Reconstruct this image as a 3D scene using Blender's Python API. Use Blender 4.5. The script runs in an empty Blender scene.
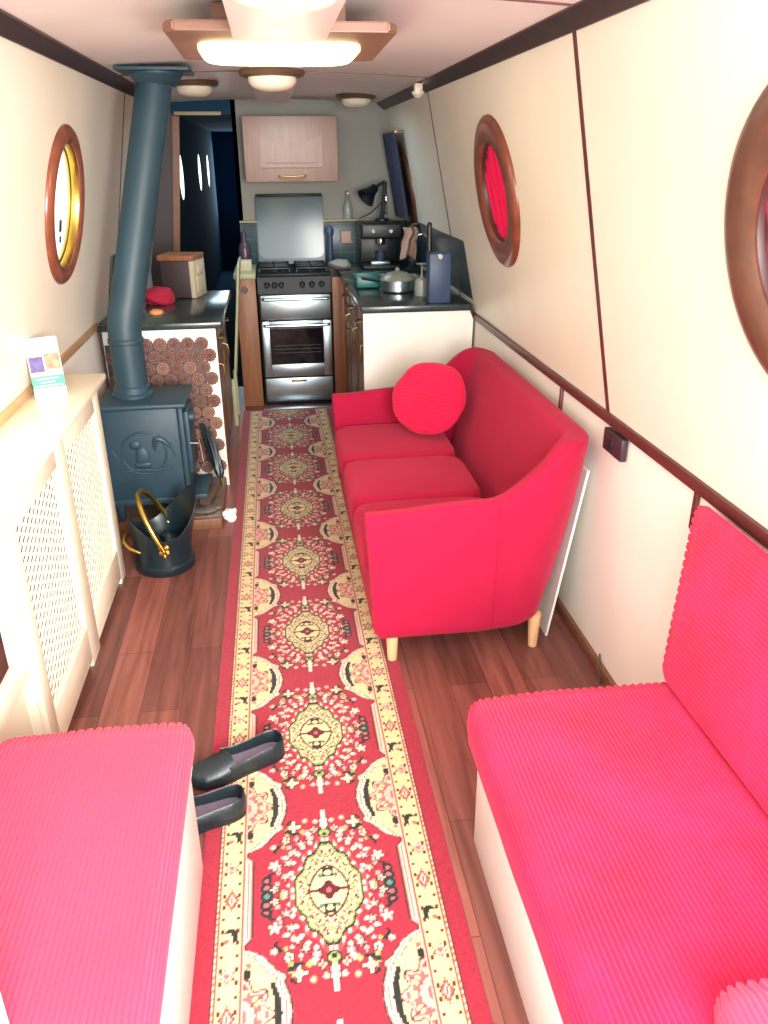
import bpy, bmesh, math, random
import numpy as np
from mathutils import Vector, Matrix, noise
random.seed(7)
PI = math.pi
sc = bpy.context.scene
COL = sc.collection

# ------------------------------------------------------------------ materials
def lin(r, g=None, b=None):
    if g is None:
        r, g, b = r
    f = lambda c: (c/255/12.92) if c/255 <= .04045 else ((c/255+.055)/1.055)**2.4
    return (f(r), f(g), f(b), 1)

def mat(name, rgb, rough=.5, metal=0., spec=.5, var=0., vscale=8., bump=0., bscale=60., coat=0., sheen=0.,
        stretch=(1, 1, 1), emit=None, emit_s=0., trans=0., alpha=1., sheen_tint=None):
    m = bpy.data.materials.new(name); m.use_nodes = True
    nt = m.node_tree; p = nt.nodes['Principled BSDF']; L = nt.links.new
    c = lin(rgb)
    p.inputs['Base Color'].default_value = c
    p.inputs['Roughness'].default_value = rough
    p.inputs['Metallic'].default_value = metal
    p.inputs['Specular IOR Level'].default_value = spec
    p.inputs['Coat Weight'].default_value = coat
    p.inputs['Sheen Weight'].default_value = sheen
    p.inputs['Transmission Weight'].default_value = trans
    p.inputs['Alpha'].default_value = alpha
    if sheen_tint:
        p.inputs['Sheen Tint'].default_value = lin(sheen_tint)
    tc = nt.nodes.new('ShaderNodeTexCoord'); mp = nt.nodes.new('ShaderNodeMapping')
    mp.inputs['Scale'].default_value = stretch
    L(tc.outputs['Object'], mp.inputs['Vector'])
    if var > 0:
        n = nt.nodes.new('ShaderNodeTexNoise'); n.inputs['Scale'].default_value = vscale
        n.inputs['Detail'].default_value = 5
        L(mp.outputs['Vector'], n.inputs['Vector'])
        r = nt.nodes.new('ShaderNodeValToRGB')
        r.color_ramp.elements[0].position = .3; r.color_ramp.elements[1].position = .7
        r.color_ramp.elements[0].color = tuple(x*(1-var) for x in c[:3])+(1,)
        r.color_ramp.elements[1].color = tuple(min(1, x*(1+var)) for x in c[:3])+(1,)
        L(n.outputs['Fac'], r.inputs['Fac']); L(r.outputs['Color'], p.inputs['Base Color'])
    if bump > 0:
        n2 = nt.nodes.new('ShaderNodeTexNoise'); n2.inputs['Scale'].default_value = bscale
        n2.inputs['Detail'].default_value = 4
        L(mp.outputs['Vector'], n2.inputs['Vector'])
        bp = nt.nodes.new('ShaderNodeBump'); bp.inputs['Strength'].default_value = bump
        bp.inputs['Distance'].default_value = .01
        L(n2.outputs['Fac'], bp.inputs['Height']); L(bp.outputs['Normal'], p.inputs['Normal'])
    if emit:
        p.inputs['Emission Color'].default_value = lin(emit); p.inputs['Emission Strength'].default_value = emit_s
    return m

def attr_mat(name, rough=.9, sheen=0.):
    m = bpy.data.materials.new(name); m.use_nodes = True
    nt = m.node_tree; p = nt.nodes['Principled BSDF']
    a = nt.nodes.new('ShaderNodeAttribute'); a.attribute_name = 'weave'
    nt.links.new(a.outputs['Color'], p.inputs['Base Color'])
    p.inputs['Roughness'].default_value = rough
    p.inputs['Sheen Weight'].default_value = sheen
    p.inputs['Specular IOR Level'].default_value = .2
    return m

def plank_mat():
    m = bpy.data.materials.new('laminate_planks'); m.use_nodes = True
    nt = m.node_tree; p = nt.nodes['Principled BSDF']; L = nt.links.new
    tc = nt.nodes.new('ShaderNodeTexCoord'); mp = nt.nodes.new('ShaderNodeMapping')
    mp.inputs['Rotation'].default_value = (0, 0, PI/2); mp.inputs['Location'].default_value = (.28, .13, 0)
    L(tc.outputs['Object'], mp.inputs['Vector'])
    br = nt.nodes.new('ShaderNodeTexBrick')
    br.inputs['Color1'].default_value = lin(152, 94, 84); br.inputs['Color2'].default_value = lin(108, 66, 60)
    br.inputs['Mortar'].default_value = lin(98, 58, 52)
    br.inputs['Scale'].default_value = 1; br.inputs['Mortar Size'].default_value = .0016
    br.inputs['Brick Width'].default_value = .92; br.inputs['Row Height'].default_value = .125
    br.inputs['Bias'].default_value = -.1
    br.offset = .37
    L(mp.outputs['Vector'], br.inputs['Vector'])
    mp2 = nt.nodes.new('ShaderNodeMapping'); mp2.inputs['Scale'].default_value = (38, 2.2, 1)
    L(tc.outputs['Object'], mp2.inputs['Vector'])
    n = nt.nodes.new('ShaderNodeTexNoise'); n.inputs['Scale'].default_value = 1; n.inputs['Detail'].default_value = 6
    n.inputs['Distortion'].default_value = .6
    L(mp2.outputs['Vector'], n.inputs['Vector'])
    r = nt.nodes.new('ShaderNodeValToRGB')
    r.color_ramp.elements[0].color = (.62, .58, .56, 1); r.color_ramp.elements[1].color = (1.25, 1.2, 1.18, 1)
    r.color_ramp.elements[0].position = .3; r.color_ramp.elements[1].position = .72
    L(n.outputs['Fac'], r.inputs['Fac'])
    mx = nt.nodes.new('ShaderNodeMix'); mx.data_type = 'RGBA'; mx.blend_type = 'MULTIPLY'
    mx.inputs['Factor'].default_value = 1
    L(br.outputs['Color'], mx.inputs['A']); L(r.outputs['Color'], mx.inputs['B'])
    L(mx.outputs['Result'], p.inputs['Base Color'])
    p.inputs['Roughness'].default_value = .34
    return m

def brick_mat(name, c1, c2, mort, w, h, rough=.3, msize=.003, plane='XZ'):
    m = bpy.data.materials.new(name); m.use_nodes = True
    nt = m.node_tree; p = nt.nodes['Principled BSDF']; L = nt.links.new
    tc = nt.nodes.new('ShaderNodeTexCoord'); sx = nt.nodes.new('ShaderNodeSeparateXYZ'); cb = nt.nodes.new('ShaderNodeCombineXYZ')
    L(tc.outputs['Object'], sx.inputs[0])
    L(sx.outputs[{'X': 0, 'Y': 1, 'Z': 2}[plane[0]]], cb.inputs[0]); L(sx.outputs[{'X': 0, 'Y': 1, 'Z': 2}[plane[1]]], cb.inputs[1])
    br = nt.nodes.new('ShaderNodeTexBrick'); br.offset = 0
    br.inputs['Color1'].default_value = lin(c1); br.inputs['Color2'].default_value = lin(c2); br.inputs['Mortar'].default_value = lin(mort)
    br.inputs['Scale'].default_value = 1; br.inputs['Mortar Size'].default_value = msize
    br.inputs['Brick Width'].default_value = w; br.inputs['Row Height'].default_value = h
    L(cb.outputs[0], br.inputs['Vector']); L(br.outputs['Color'], p.inputs['Base Color'])
    p.inputs['Roughness'].default_value = rough
    return m

M = {}
M['wall'] = mat('cream_laminate_wall', (233, 229, 215), .38, var=.03, vscale=3)
M['wall_low'] = mat('cream_lower_wall', (238, 235, 226), .5, var=.03, vscale=3)
M['ceil'] = mat('pinkish_ceiling_board', (222, 214, 214), .5, var=.03, vscale=4)
M['trim'] = mat('dark_brown_trim', (52, 36, 38), .4, var=.2, vscale=20)
M['rail'] = mat('mahogany_rail', (92, 42, 40), .4, var=.25, vscale=18, stretch=(1, .15, 1))
M['railpale'] = mat('pale_wood_rail', (196, 160, 112), .4, var=.2, vscale=18, stretch=(1, .15, 1))
M['mahog'] = mat('mahogany_ring', (122, 66, 48), .3, var=.3, vscale=14, coat=.3)
M['mahogdark'] = mat('walnut_ring', (94, 60, 46), .35, var=.3, vscale=14, coat=.2)
M['brass'] = mat('brass', (205, 176, 88), .3, metal=1)
M['brassdull'] = mat('dull_brass', (150, 120, 70), .35, metal=1)
M['chrome'] = mat('chrome', (210, 215, 215), .12, metal=1)
M['steel'] = mat('brushed_steel', (190, 208, 216), .3, metal=1, var=.06, vscale=6, stretch=(1, 1, 40))
M['iron'] = mat('cast_iron_black', (38, 64, 78), .5, var=.12, vscale=10, bump=.08, bscale=90)
M['pipe'] = mat('flue_pipe_black', (36, 64, 76), .5, var=.1, vscale=6)
M['bucket'] = mat('black_painted_metal', (18, 36, 44), .35)
M['black'] = mat('black_plastic', (18, 26, 32), .4)
M['enamel'] = mat('black_enamel', (18, 28, 34), .42, spec=.25)
M['darkglass'] = mat('dark_oven_glass', (18, 22, 28), .06, coat=.5)
M['lidglass'] = mat('smoked_glass', (44, 72, 80), .2, spec=.15)
M['creampaint'] = mat('cream_gloss_paint', (246, 240, 218), .3, var=.02)
M['white'] = mat('white_painted_board', (240, 240, 232), .4, var=.02)
M['bench'] = mat('off_white_bench_panel', (226, 222, 220), .35, var=.03)
M['orangewood'] = mat('orange_pine', (150, 98, 66), .45, var=.18, vscale=9, stretch=(6, 6, .6))
M['cupwood'] = mat('kitchen_oak_front', (122, 82, 58), .45, var=.2, vscale=9, stretch=(6, 6, .6))
M['cupcream'] = mat('limed_oak_door', (152, 120, 106), .5, var=.08, vscale=9, stretch=(6, 6, .6))
M['worktop'] = mat('dark_green_grey_worktop', (50, 62, 62), .2, var=.25, vscale=70)
M['cork'] = attr_mat('log_slice_wood', .8)
M['legwood'] = mat('pale_beech', (226, 186, 138), .4, var=.08, vscale=10, stretch=(4, 4, .5))
M['sofa'] = mat('crimson_sofa_fabric', (166, 17, 58), .85, spec=.2, var=.05, vscale=14, bump=.25, bscale=500, sheen=.35, sheen_tint=(255, 120, 140))
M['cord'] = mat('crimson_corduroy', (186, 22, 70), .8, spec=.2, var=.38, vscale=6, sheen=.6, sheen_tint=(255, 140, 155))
M['cordpink'] = mat('crimson_corduroy_lit', (220, 58, 92), .8, spec=.2, var=.06, vscale=4, sheen=.7, sheen_tint=(255, 150, 150))  # pinker copy of the corduroy, strong daylight put into its colour, not wear
M['cushion'] = mat('crimson_plush', (206, 24, 70), .85, spec=.2, var=.12, vscale=9, sheen=.6, sheen_tint=(255, 120, 140))
M['leather'] = mat('black_shoe_leather', (22, 36, 42), .36, var=.2, vscale=30, bump=.1, bscale=120)
M['insole'] = mat('lilac_grey_insole', (116, 104, 124), .6, var=.12, vscale=30)
M['rubber'] = mat('black_rubber', (16, 22, 26), .6)
M['plank'] = plank_mat()
M['rug'] = attr_mat('woven_rug_pile', .95, .2)
M['tile'] = brick_mat('teal_grey_tiles', (52, 76, 84), (66, 88, 94), (90, 106, 108), .1, .1)
M['tileside'] = brick_mat('teal_grey_side_tiles', (48, 66, 76), (60, 78, 88), (84, 98, 100), .1, .1, plane='YZ')
M['hearth'] = brick_mat('brown_hearth_tiles', (120, 100, 84), (98, 84, 72), (70, 60, 54), .1, .1, plane='XY')
M['lintel'] = mat('pale_wood_strip', (176, 158, 118), .5)
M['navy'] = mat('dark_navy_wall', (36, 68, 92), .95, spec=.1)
M['jamb'] = mat('stained_door_jamb', (120, 72, 46), .4, var=.2, vscale=10, stretch=(6, 6, .5))
M['brownwall'] = mat('dark_brown_panel', (62, 50, 52), .5)
M['backwall'] = mat('beige_bulkhead', (132, 130, 120), .5, var=.03)
M['diffuser'] = mat('lit_diffuser', (255, 245, 215), .4, emit=(255, 228, 158), emit_s=4.5)
M['dome'] = mat('frosted_dome', (225, 215, 195), .3)
M['lampwood'] = mat('lamp_base_wood', (126, 88, 70), .45, var=.2, vscale=12, stretch=(.4, 6, 6))
M['lidclear'] = mat('smoked_glass_centre', (50, 80, 88), .12, spec=.2)
M['liner'] = mat('dark_liner', (70, 40, 42), .4)
M['rimdull'] = mat('dull_bronze_rim', (104, 84, 64), .45, metal=.6)
M['tub'] = mat('teal_plastic', (40, 120, 118), .35)
M['palecloth'] = mat('pale_grey_cloth', (150, 150, 142), .9, bump=.3, bscale=30)
M['pinkcloth'] = mat('pale_pink_cloth', (190, 158, 146), .9, bump=.2, bscale=50)
M['curtain'] = mat('navy_curtain', (48, 52, 74), .9, var=.2, vscale=12)
M['plum'] = mat('plum_bottle', (80, 60, 78), .3)
M['cardcream'] = mat('cream_carton', (196, 186, 160), .6)
M['bluebox'] = mat('blue_grey_plastic', (52, 72, 104), .45)
M['redcloth'] = mat('dark_red_cloth', (168, 26, 56), .9, bump=.3, bscale=30)
M['lidgrey'] = mat('grey_enamel_lid', (128, 136, 124), .3)
M['paper'] = mat('white_paper', (240, 240, 240), .8, bump=.2, bscale=40)
M['green'] = mat('teal_green_print', (70, 150, 130), .6)
M['purple'] = mat('purple_photo_print', (70, 50, 120), .5, var=.6, vscale=60)
M['orange'] = mat('orange_photo_print', (190, 110, 80), .5, var=.6, vscale=60)
M['ink'] = mat('pale_print', (214, 222, 218), .6)
M['bun'] = mat('orange_glaze', (226, 150, 96), .5, var=.1)
M['socket'] = mat('dark_socket_plate', (56, 38, 46), .4)
M['mirror'] = mat('mirror_glass', (200, 200, 205), .03, metal=1)
M['ash'] = mat('ash_grey', (110, 104, 98), .9, var=.3, vscale=30)
M['logbark'] = mat('log_bark', (92, 72, 56), .9, var=.3, vscale=30, bump=.5, bscale=40)
M['greenboard'] = mat('pale_green_board', (176, 180, 140), .5, var=.05)
M['spray'] = mat('translucent_bottle', (150, 156, 150), .25, var=.05)
M['wire'] = mat('grey_wire', (70, 70, 72), .5)

def glass_mat():
    m = bpy.data.materials.new('porthole_glass'); m.use_nodes = True
    nt = m.node_tree; nt.nodes.clear(); L = nt.links.new
    o = nt.nodes.new('ShaderNodeOutputMaterial'); t = nt.nodes.new('ShaderNodeBsdfTransparent'); g = nt.nodes.new('ShaderNodeBsdfGlossy')
    g.inputs['Roughness'].default_value = .02
    t.inputs['Color'].default_value = (.93, .96, .94, 1)
    mx = nt.nodes.new('ShaderNodeMixShader'); mx.inputs[0].default_value = .08
    L(t.outputs[0], mx.inputs[1]); L(g.outputs[0], mx.inputs[2]); L(mx.outputs[0], o.inputs['Surface'])
    return m
M['glass'] = glass_mat()

def drape_mat():
    m = bpy.data.materials.new('red_porthole_curtain'); m.use_nodes = True
    nt = m.node_tree; nt.nodes.clear(); L = nt.links.new
    o = nt.nodes.new('ShaderNodeOutputMaterial'); t = nt.nodes.new('ShaderNodeBsdfTranslucent'); g = nt.nodes.new('ShaderNodeBsdfDiffuse')
    t.inputs['Color'].default_value = lin(190, 26, 70); g.inputs['Color'].default_value = lin(220, 40, 84)
    mx = nt.nodes.new('ShaderNodeMixShader'); mx.inputs[0].default_value = .12
    L(g.outputs[0], mx.inputs[1]); L(t.outputs[0], mx.inputs[2]); L(mx.outputs[0], o.inputs['Surface'])
    return m
M['drape'] = drape_mat()

# ------------------------------------------------------------------ geometry helpers
class B:
    def __init__(s): s.bm = bmesh.new()
    def add(s, tmp, mx=None):
        if mx is not None: bmesh.ops.transform(tmp, matrix=mx, verts=tmp.verts)
        me = bpy.data.meshes.new('t'); tmp.to_mesh(me); tmp.free()
        s.bm.from_mesh(me); bpy.data.meshes.remove(me); return s
    def box(s, a, b, bev=.004, seg=2, mx=None):
        t = bmesh.new(); bmesh.ops.create_cube(t, size=1)
        c = [(a[i]+b[i])/2 for i in range(3)]; d = [abs(b[i]-a[i]) for i in range(3)]
        for v in t.verts: v.co = Vector((c[0]+v.co.x*d[0], c[1]+v.co.y*d[1], c[2]+v.co.z*d[2]))
        bev = min(bev, min(d)*.45)
        if bev > 0: bmesh.ops.bevel(t, geom=t.edges[:], offset=bev, segments=seg, affect='EDGES', profile=.5)
        return s.add(t, mx)
    def cyl(s, p0, p1, r0, r1=None, seg=24, bev=0):
        r1 = r0 if r1 is None else r1
        p0, p1 = Vector(p0), Vector(p1); d = p1-p0
        t = bmesh.new(); bmesh.ops.create_cone(t, cap_ends=True, segments=seg, radius1=r0, radius2=r1, depth=d.length)
        if bev: bmesh.ops.bevel(t, geom=[e for e in t.edges if len(e.link_faces) == 2 and any(len(f.verts) > 4 for f in e.link_faces)], offset=bev, segments=2, affect='EDGES')
        q = d.to_track_quat('Z', 'Y').to_matrix().to_4x4()
        return s.add(t, Matrix.Translation((p0+p1)/2) @ q)
    def lathe(s, prof, mx=None, seg=40, fr=None, closed=False):
        t = bmesh.new(); rings = []
        for k, (r, z) in enumerate(prof):
            ring = []
            for i in range(seg):
                a = 2*PI*i/seg
                rr, zz = (r, z) if fr is None else fr(k, r, z, a)
                ring.append(t.verts.new((max(rr, 1e-4)*math.cos(a), max(rr, 1e-4)*math.sin(a), zz)))
            rings.append(ring)
        n = len(rings)
        for k in range(n if closed else n-1):
            A, C = rings[k], rings[(k+1) % n]
            for i in range(seg): t.faces.new((A[i], A[(i+1) % seg], C[(i+1) % seg], C[i]))
        if not closed:
            if prof[0][0] > 1e-3: t.faces.new(rings[0][::-1])
            if prof[-1][0] > 1e-3: t.faces.new(rings[-1])
        bmesh.ops.remove_doubles(t, verts=t.verts, dist=2e-4)
        bmesh.ops.recalc_face_normals(t, faces=t.faces)
        return s.add(t, mx)
    def tube(s, pts, r, seg=12, caps=True, rr=None):
        pts = [Vector(p) for p in pts]; t = bmesh.new(); rings = []
        up = None
        for i, p in enumerate(pts):
            d = (pts[min(i+1, len(pts)-1)]-pts[max(i-1, 0)]).normalized()
            if up is None:
                up = d.orthogonal().normalized()
            up = (up-d*up.dot(d)).normalized(); w = d.cross(up)
            ri = r if rr is None else rr[i]
            rings.append([t.verts.new(p+ri*(math.cos(2*PI*k/seg)*up+math.sin(2*PI*k/seg)*w)) for k in range(seg)])
        for a, c in zip(rings, rings[1:]):
            for k in range(seg): t.faces.new((a[k], a[(k+1) % seg], c[(k+1) % seg], c[k]))
        if caps: t.faces.new(rings[0][::-1]); t.faces.new(rings[-1])
        return s.add(t)
    def prism(s, poly, f, a0, a1, bev=0, seg=2):
        """poly: 2D points; f(u,v,w)->3D; extruded w from a0 to a1"""
        t = bmesh.new()
        A = [t.verts.new(f(u, v, a0)) for u, v in poly]; C = [t.verts.new(f(u, v, a1)) for u, v in poly]
        t.faces.new(A); t.faces.new(C[::-1])
        n = len(poly)
        for i in range(n): t.faces.new((A[i], C[i], C[(i+1) % n], A[(i+1) % n]))
        bmesh.ops.recalc_face_normals(t, faces=t.faces)
        if bev: bmesh.ops.bevel(t, geom=t.edges[:], offset=bev, segments=seg, affect='EDGES', clamp_overlap=True)
        return s.add(t)
    def grid(s, f, nu, nv, closeu=False, closev=False):
        t = bmesh.new()
        V = [[t.verts.new(f(i/(nu if closeu else nu-1), j/(nv if closev else nv-1))) for j in range(nv)] for i in range(nu)]
        for i in range(nu if closeu else nu-1):
            for j in range(nv if closev else nv-1):
                i2, j2 = (i+1) % nu, (j+1) % nv
                t.faces.new((V[i][j], V[i2][j], V[i2][j2], V[i][j2]))
        return s.add(t)
    def sphere(s, c, r, sc_=(1, 1, 1), seg=20, mx=None):
        t = bmesh.new(); bmesh.ops.create_uvsphere(t, u_segments=seg, v_segments=max(8, seg//2), radius=r)
        for v in t.verts: v.co = Vector((c[0]+v.co.x*sc_[0], c[1]+v.co.y*sc_[1], c[2]+v.co.z*sc_[2]))
        return s.add(t, mx)
    def clean(s, d=1e-4):
        bmesh.ops.remove_doubles(s.bm, verts=s.bm.verts, dist=d); bmesh.ops.recalc_face_normals(s.bm, faces=s.bm.faces); return s
    def build(s, name, m, parent=None, angle=35, smooth=True):
        me = bpy.data.meshes.new(name)
        off = Vector((0, 0, 0)); p = parent
        while p is not None: off += p.location; p = p.parent
        if parent is None:
            if s.bm.verts:
                xs = [v.co for v in s.bm.verts]
                off = Vector(((min(v.x for v in xs)+max(v.x for v in xs))/2, (min(v.y for v in xs)+max(v.y for v in xs))/2, min(v.z for v in xs)))
        for v in s.bm.verts: v.co -= off
        s.bm.to_mesh(me); s.bm.free()
        if smooth:
            for f in me.polygons: f.use_smooth = True
            me.set_sharp_from_angle(angle=math.radians(angle))
        o = bpy.data.objects.new(name, me); COL.objects.link(o)
        me.materials.append(M[m])
        if parent is None: o.location = off
        else: o.parent = parent
        return o

def tag(o, label=None, cat=None, group=None, kind=None):
    if label: o['label'] = label
    if cat: o['category'] = cat
    if group: o['group'] = group
    if kind: o['kind'] = kind
    return o
def thing(name, loc, label, cat, group=None):
    o = bpy.data.objects.new(name, None); COL.objects.link(o); o.location = loc; o.empty_display_size = .05
    return tag(o, label, cat, group)
def struct(o, label=None):
    o['kind'] = 'structure'
    if label: o['label'] = label
    return o
def copy_tree(o, parent=None):
    c = o.copy(); COL.objects.link(c)
    if parent: c.parent = parent
    for ch in [x for x in bpy.data.objects if x.parent == o]: copy_tree(ch, c)
    return c

# ------------------------------------------------------------------ setting
YB = 6.05      # bulkhead
ZC = 1.935     # ceiling at the sides
RX0, RZ0, RX1, RZ1 = 1.035, .845, .815, 1.935   # right upper panel: rail to ceiling
LX0, LZ0, LX1, LZ1 = -.875, .862, -.675, 1.935
XC = .05
def ceil_z(x): return ZC+.028*(1-((x-XC)/.78)**2)

o = B().box((-1.05, -.6, -.04), (1.15, YB, 0), 0).build('floor', 'plank'); struct(o, 'dark red-brown laminate plank floor')
# re-origin so that plank texture lies in world coordinates
def world_origin(o):
    off = o.location.copy()
    for v in o.data.vertices: v.co += off
    o.location = (0, 0, 0)
world_origin(o)
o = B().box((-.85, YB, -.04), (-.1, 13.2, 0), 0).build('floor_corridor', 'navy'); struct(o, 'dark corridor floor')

def wall_panel(x0, z0, x1, z1, ya, yb, holes, side, th=.03):
    """sloping panel between (x0,z0) and (x1,z1) with round openings (yc, zc, r)"""
    d = Vector((x1-x0, 0, z1-z0)); Ln = d.length; d.normalize()
    n = Vector((d.z, 0, -d.x)) if side == 'R' else Vector((-d.z, 0, d.x))   # outward
    t = bmesh.new(); edges = []
    def loop(pts):
        vs = [t.verts.new(Vector((x0, 0, z0))+d*s+Vector((0, y, 0))) for y, s in pts]
        for i in range(len(vs)): edges.append(t.edges.new((vs[i], vs[(i+1) % len(vs)])))
    loop([(ya, 0), (yb, 0), (yb, Ln), (ya, Ln)])
    for yc, zc, r in holes:
        s_ = (zc-z0)/d.z
        loop([(yc+r*math.cos(2*PI*k/64), s_+r*math.sin(2*PI*k/64)) for k in range(64)])
    bmesh.ops.triangle_fill(t, edges=edges, use_beauty=True)
    ext = bmesh.ops.extrude_face_region(t, geom=t.faces[:])
    vs = [e for e in ext['geom'] if isinstance(e, bmesh.types.BMVert)]
    bmesh.ops.translate(t, verts=vs, vec=n*th)
    bmesh.ops.recalc_face_normals(t, faces=t.faces)
    return t, d, n

PR = .20    # opening radius
HR = [(1.275, 1.46, PR), (3.345, 1.465, PR), (5.72, 1.42, PR)]
HL = [(3.31, 1.44, .232)]
def side_wall(name, x0, z0, x1, z1, holes, side, xf, label):
    b = B()
    t, d, n = wall_panel(x0, z0, x1, z1, -.1, YB, holes, side); b.add(t)
    b.bm.verts.ensure_lookup_table()
    o = b.build(name, 'wall', smooth=False); struct(o, label); world_origin(o)
    s = 1 if side == 'R' else -1
    b = B(); b.prism([(xf, 0), (x0, z0), (x0+s*.03, z0), (xf+s*.03, 0)], lambda u, v, w: (u, w, v), -.1, YB)
    o2 = b.build(name+'_lower', 'wall_low', smooth=False); struct(o2, label.replace('upper', 'lower')); world_origin(o2)
    return d, n
dR, nR = side_wall('wall_right', RX0, RZ0, RX1, RZ1, HR, 'R', 1.02, 'cream laminate upper wall panels leaning inwards on the sofa side')
dL, nL = side_wall('wall_left', LX0, LZ0, LX1, LZ1, HL, 'L', -.86, 'cream laminate upper wall panels leaning inwards on the stove side')

# ceiling (cambered board)
b = B(); N = 24
pts = [(RX1+.12+(LX1-RX1-.24)*i/N) for i in range(N+1)]
poly = [(x, ceil_z(x)) for x in pts]+[(x, ceil_z(x)+.03) for x in reversed(pts)]
b.prism(poly, lambda u, v, w: (u, w, v), .75, YB)
o = b.build('ceiling', 'ceil', angle=60); struct(o, 'pale pinkish ceiling boards'); world_origin(o)
def cross_strip(yy, nm):
    b = B(); xs = [LX1+(RX1-LX1)*i/20 for i in range(21)]
    poly = [(x, ceil_z(x)-.004) for x in xs]+[(x, ceil_z(x)+.004) for x in reversed(xs)]
    b.prism(poly, lambda u, v, w: (u, w, v), yy-.006, yy+.006)
    struct(b.build(nm, 'rail'), 'thin brown joint across the ceiling boards')
cross_strip(2.2, 'trim_1'); cross_strip(4.13, 'trim_2')
# centre duct board
b = B(); b.box((XC-.118, .75, 1.872), (XC+.118, 2.315, 1.962), .006); b.box((XC-.098, 2.89, 1.900), (XC+.098, 5.35, 1.962), .006)
struct(b.build('trim_3', 'ceil'), 'boxed board running down the middle of the ceiling')
# dark trims in the ceiling corners
b = B(); b.prism([(RX1+.012, 1.900), (RX1-.004, 1.897), (RX1-.050, 1.934), (RX1-.048, 1.95), (RX1+.03, 1.95)], lambda u, v, w: (u, w, v), -.1, YB)
struct(b.build('trim_4', 'trim'), 'dark trim in the ceiling corner above the sofa')
b = B(); b.prism([(LX1-.012, 1.900), (LX1+.004, 1.897), (LX1+.045, 1.934), (LX1+.043, 1.95), (LX1-.03, 1.95)], lambda u, v, w: (u, w, v), -.1, YB)
struct(b.build('trim_5', 'trim'), 'dark trim in the ceiling corner above the stove')
# rails at the knuckle
b = B(); b.box((RX0-.014, -.1, RZ0-.026), (RX0+.012, 4.14, RZ0+.008), .004)
struct(b.build('trim_6', 'rail'), 'dark mahogany rail along the wall behind the sofa')
b = B(); b.box((LX0-.012, -.1, LZ0-.016), (LX0+.014, 4.02, LZ0+.020), .006)
struct(b.build('trim_7', 'railpale'), 'pale wooden rail along the wall above the radiator cover')
# panel joints
def joint(x0, z0, d, yy, n, nm, m='rail', w=.009, top=1.905):
    L_ = (top-z0)/d.z
    b = B()
    t = bmesh.new(); bmesh.ops.create_cube(t, size=1)
    for v in t.verts:
        p = Vector((x0, yy, z0))+d*((v.co.z+.5)*L_)-n*(.004*(v.co.x+.5))+Vector((0, v.co.y*2*w, 0)); v.co = p
    bmesh.ops.recalc_face_normals(t, faces=t.faces)
    b.add(t); struct(b.build(nm, m), 'dark strip covering a joint between wall panels')
joint(RX0, RZ0+.01, dR, 2.335, nR, 'trim_8', 'rail', .013)
joint(RX0, RZ0+.01, dR, 4.45, nR, 'trim_9', 'brownwall', .008)
joint(LX0, LZ0+.01, dL, 4.56, nL, 'trim_10', 'brownwall', .007)
for k, (yy, zz) in enumerate(((2.75, .65), (1.73, .72))):
    b = B(); b.box((1.022, yy-.009, zz), (1.033, yy+.009, .82), .002)
    struct(b.build('trim_%d' % (11+k), 'rail'), 'dark joint strip on the lower wall')
# skirting
b = B(); b.box((1.003, -.1, 0), (1.022, 4.1, .035), .006)
struct(b.build('baseboard_right', 'cupwood'), 'low brown skirting strip below the sofa side wall')

# back bulkhead and corridor
def ztop(x): return ceil_z(x)+.01
b = B()
xs = [-.225+(1.08+.225)*i/12 for i in range(13)]
b.prism([(-.225, 0), (1.08, 0)]+[(x, ztop(x)) for x in reversed(xs)], lambda u, v, w: (u, w, v), YB, YB+.03)
o = b.build('wall_back', 'backwall'); struct(o, 'beige kitchen bulkhead behind the cooker'); world_origin(o)
b = B(); b.prism([(-1.05, 0), (-.77, 0), (-.60, 1.97), (-1.05, 1.97)], lambda u, v, w: (u, w, v), YB, YB+.03)
o = b.build('wall_back_left', 'brownwall'); struct(o, 'dark bulkhead between the hull and the corridor doorway'); world_origin(o)
b = B(); b.prism([(-.80, 0), (-.755, 0), (-.565, 1.86), (-.612, 1.86)], lambda u, v, w: (u, w, v), YB-.03, YB-.001)
struct(b.build('door_1', 'jamb'), 'orange brown wooden jamb of the corridor doorway')
b = B(); b.box((-.62, YB-.01, 1.87), (-.225, YB+.03, 1.98), .003)
struct(b.build('wall_back_lintel', 'navy'), 'dark boarding over the corridor doorway')
b = B(); b.box((-.60, YB-.022, 1.865), (-.29, YB-.0105, 1.888), .004)
struct(b.build('trim_13', 'lintel'), 'pale lintel over the corridor doorway')
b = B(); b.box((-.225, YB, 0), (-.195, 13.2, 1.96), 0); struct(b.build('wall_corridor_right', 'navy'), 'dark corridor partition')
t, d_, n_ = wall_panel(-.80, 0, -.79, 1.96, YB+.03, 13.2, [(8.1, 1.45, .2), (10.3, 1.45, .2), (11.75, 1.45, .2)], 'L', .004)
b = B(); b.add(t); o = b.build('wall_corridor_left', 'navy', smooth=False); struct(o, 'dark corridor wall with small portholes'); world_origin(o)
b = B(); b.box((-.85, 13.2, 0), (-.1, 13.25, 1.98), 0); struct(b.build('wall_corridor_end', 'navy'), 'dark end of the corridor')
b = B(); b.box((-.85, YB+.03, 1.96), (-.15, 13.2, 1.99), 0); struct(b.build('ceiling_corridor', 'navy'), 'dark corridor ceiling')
# front door post at the very left
b = B(); b.prism([(-.70, .78), (-.452, .78), (-.452, .815), (-.70, .815)], lambda u, v, w: (u+.01*w, v, w), 0.0, 1.0)
struct(b.build('trim_14', 'white'), 'white end board beside the near left seat')

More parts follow.
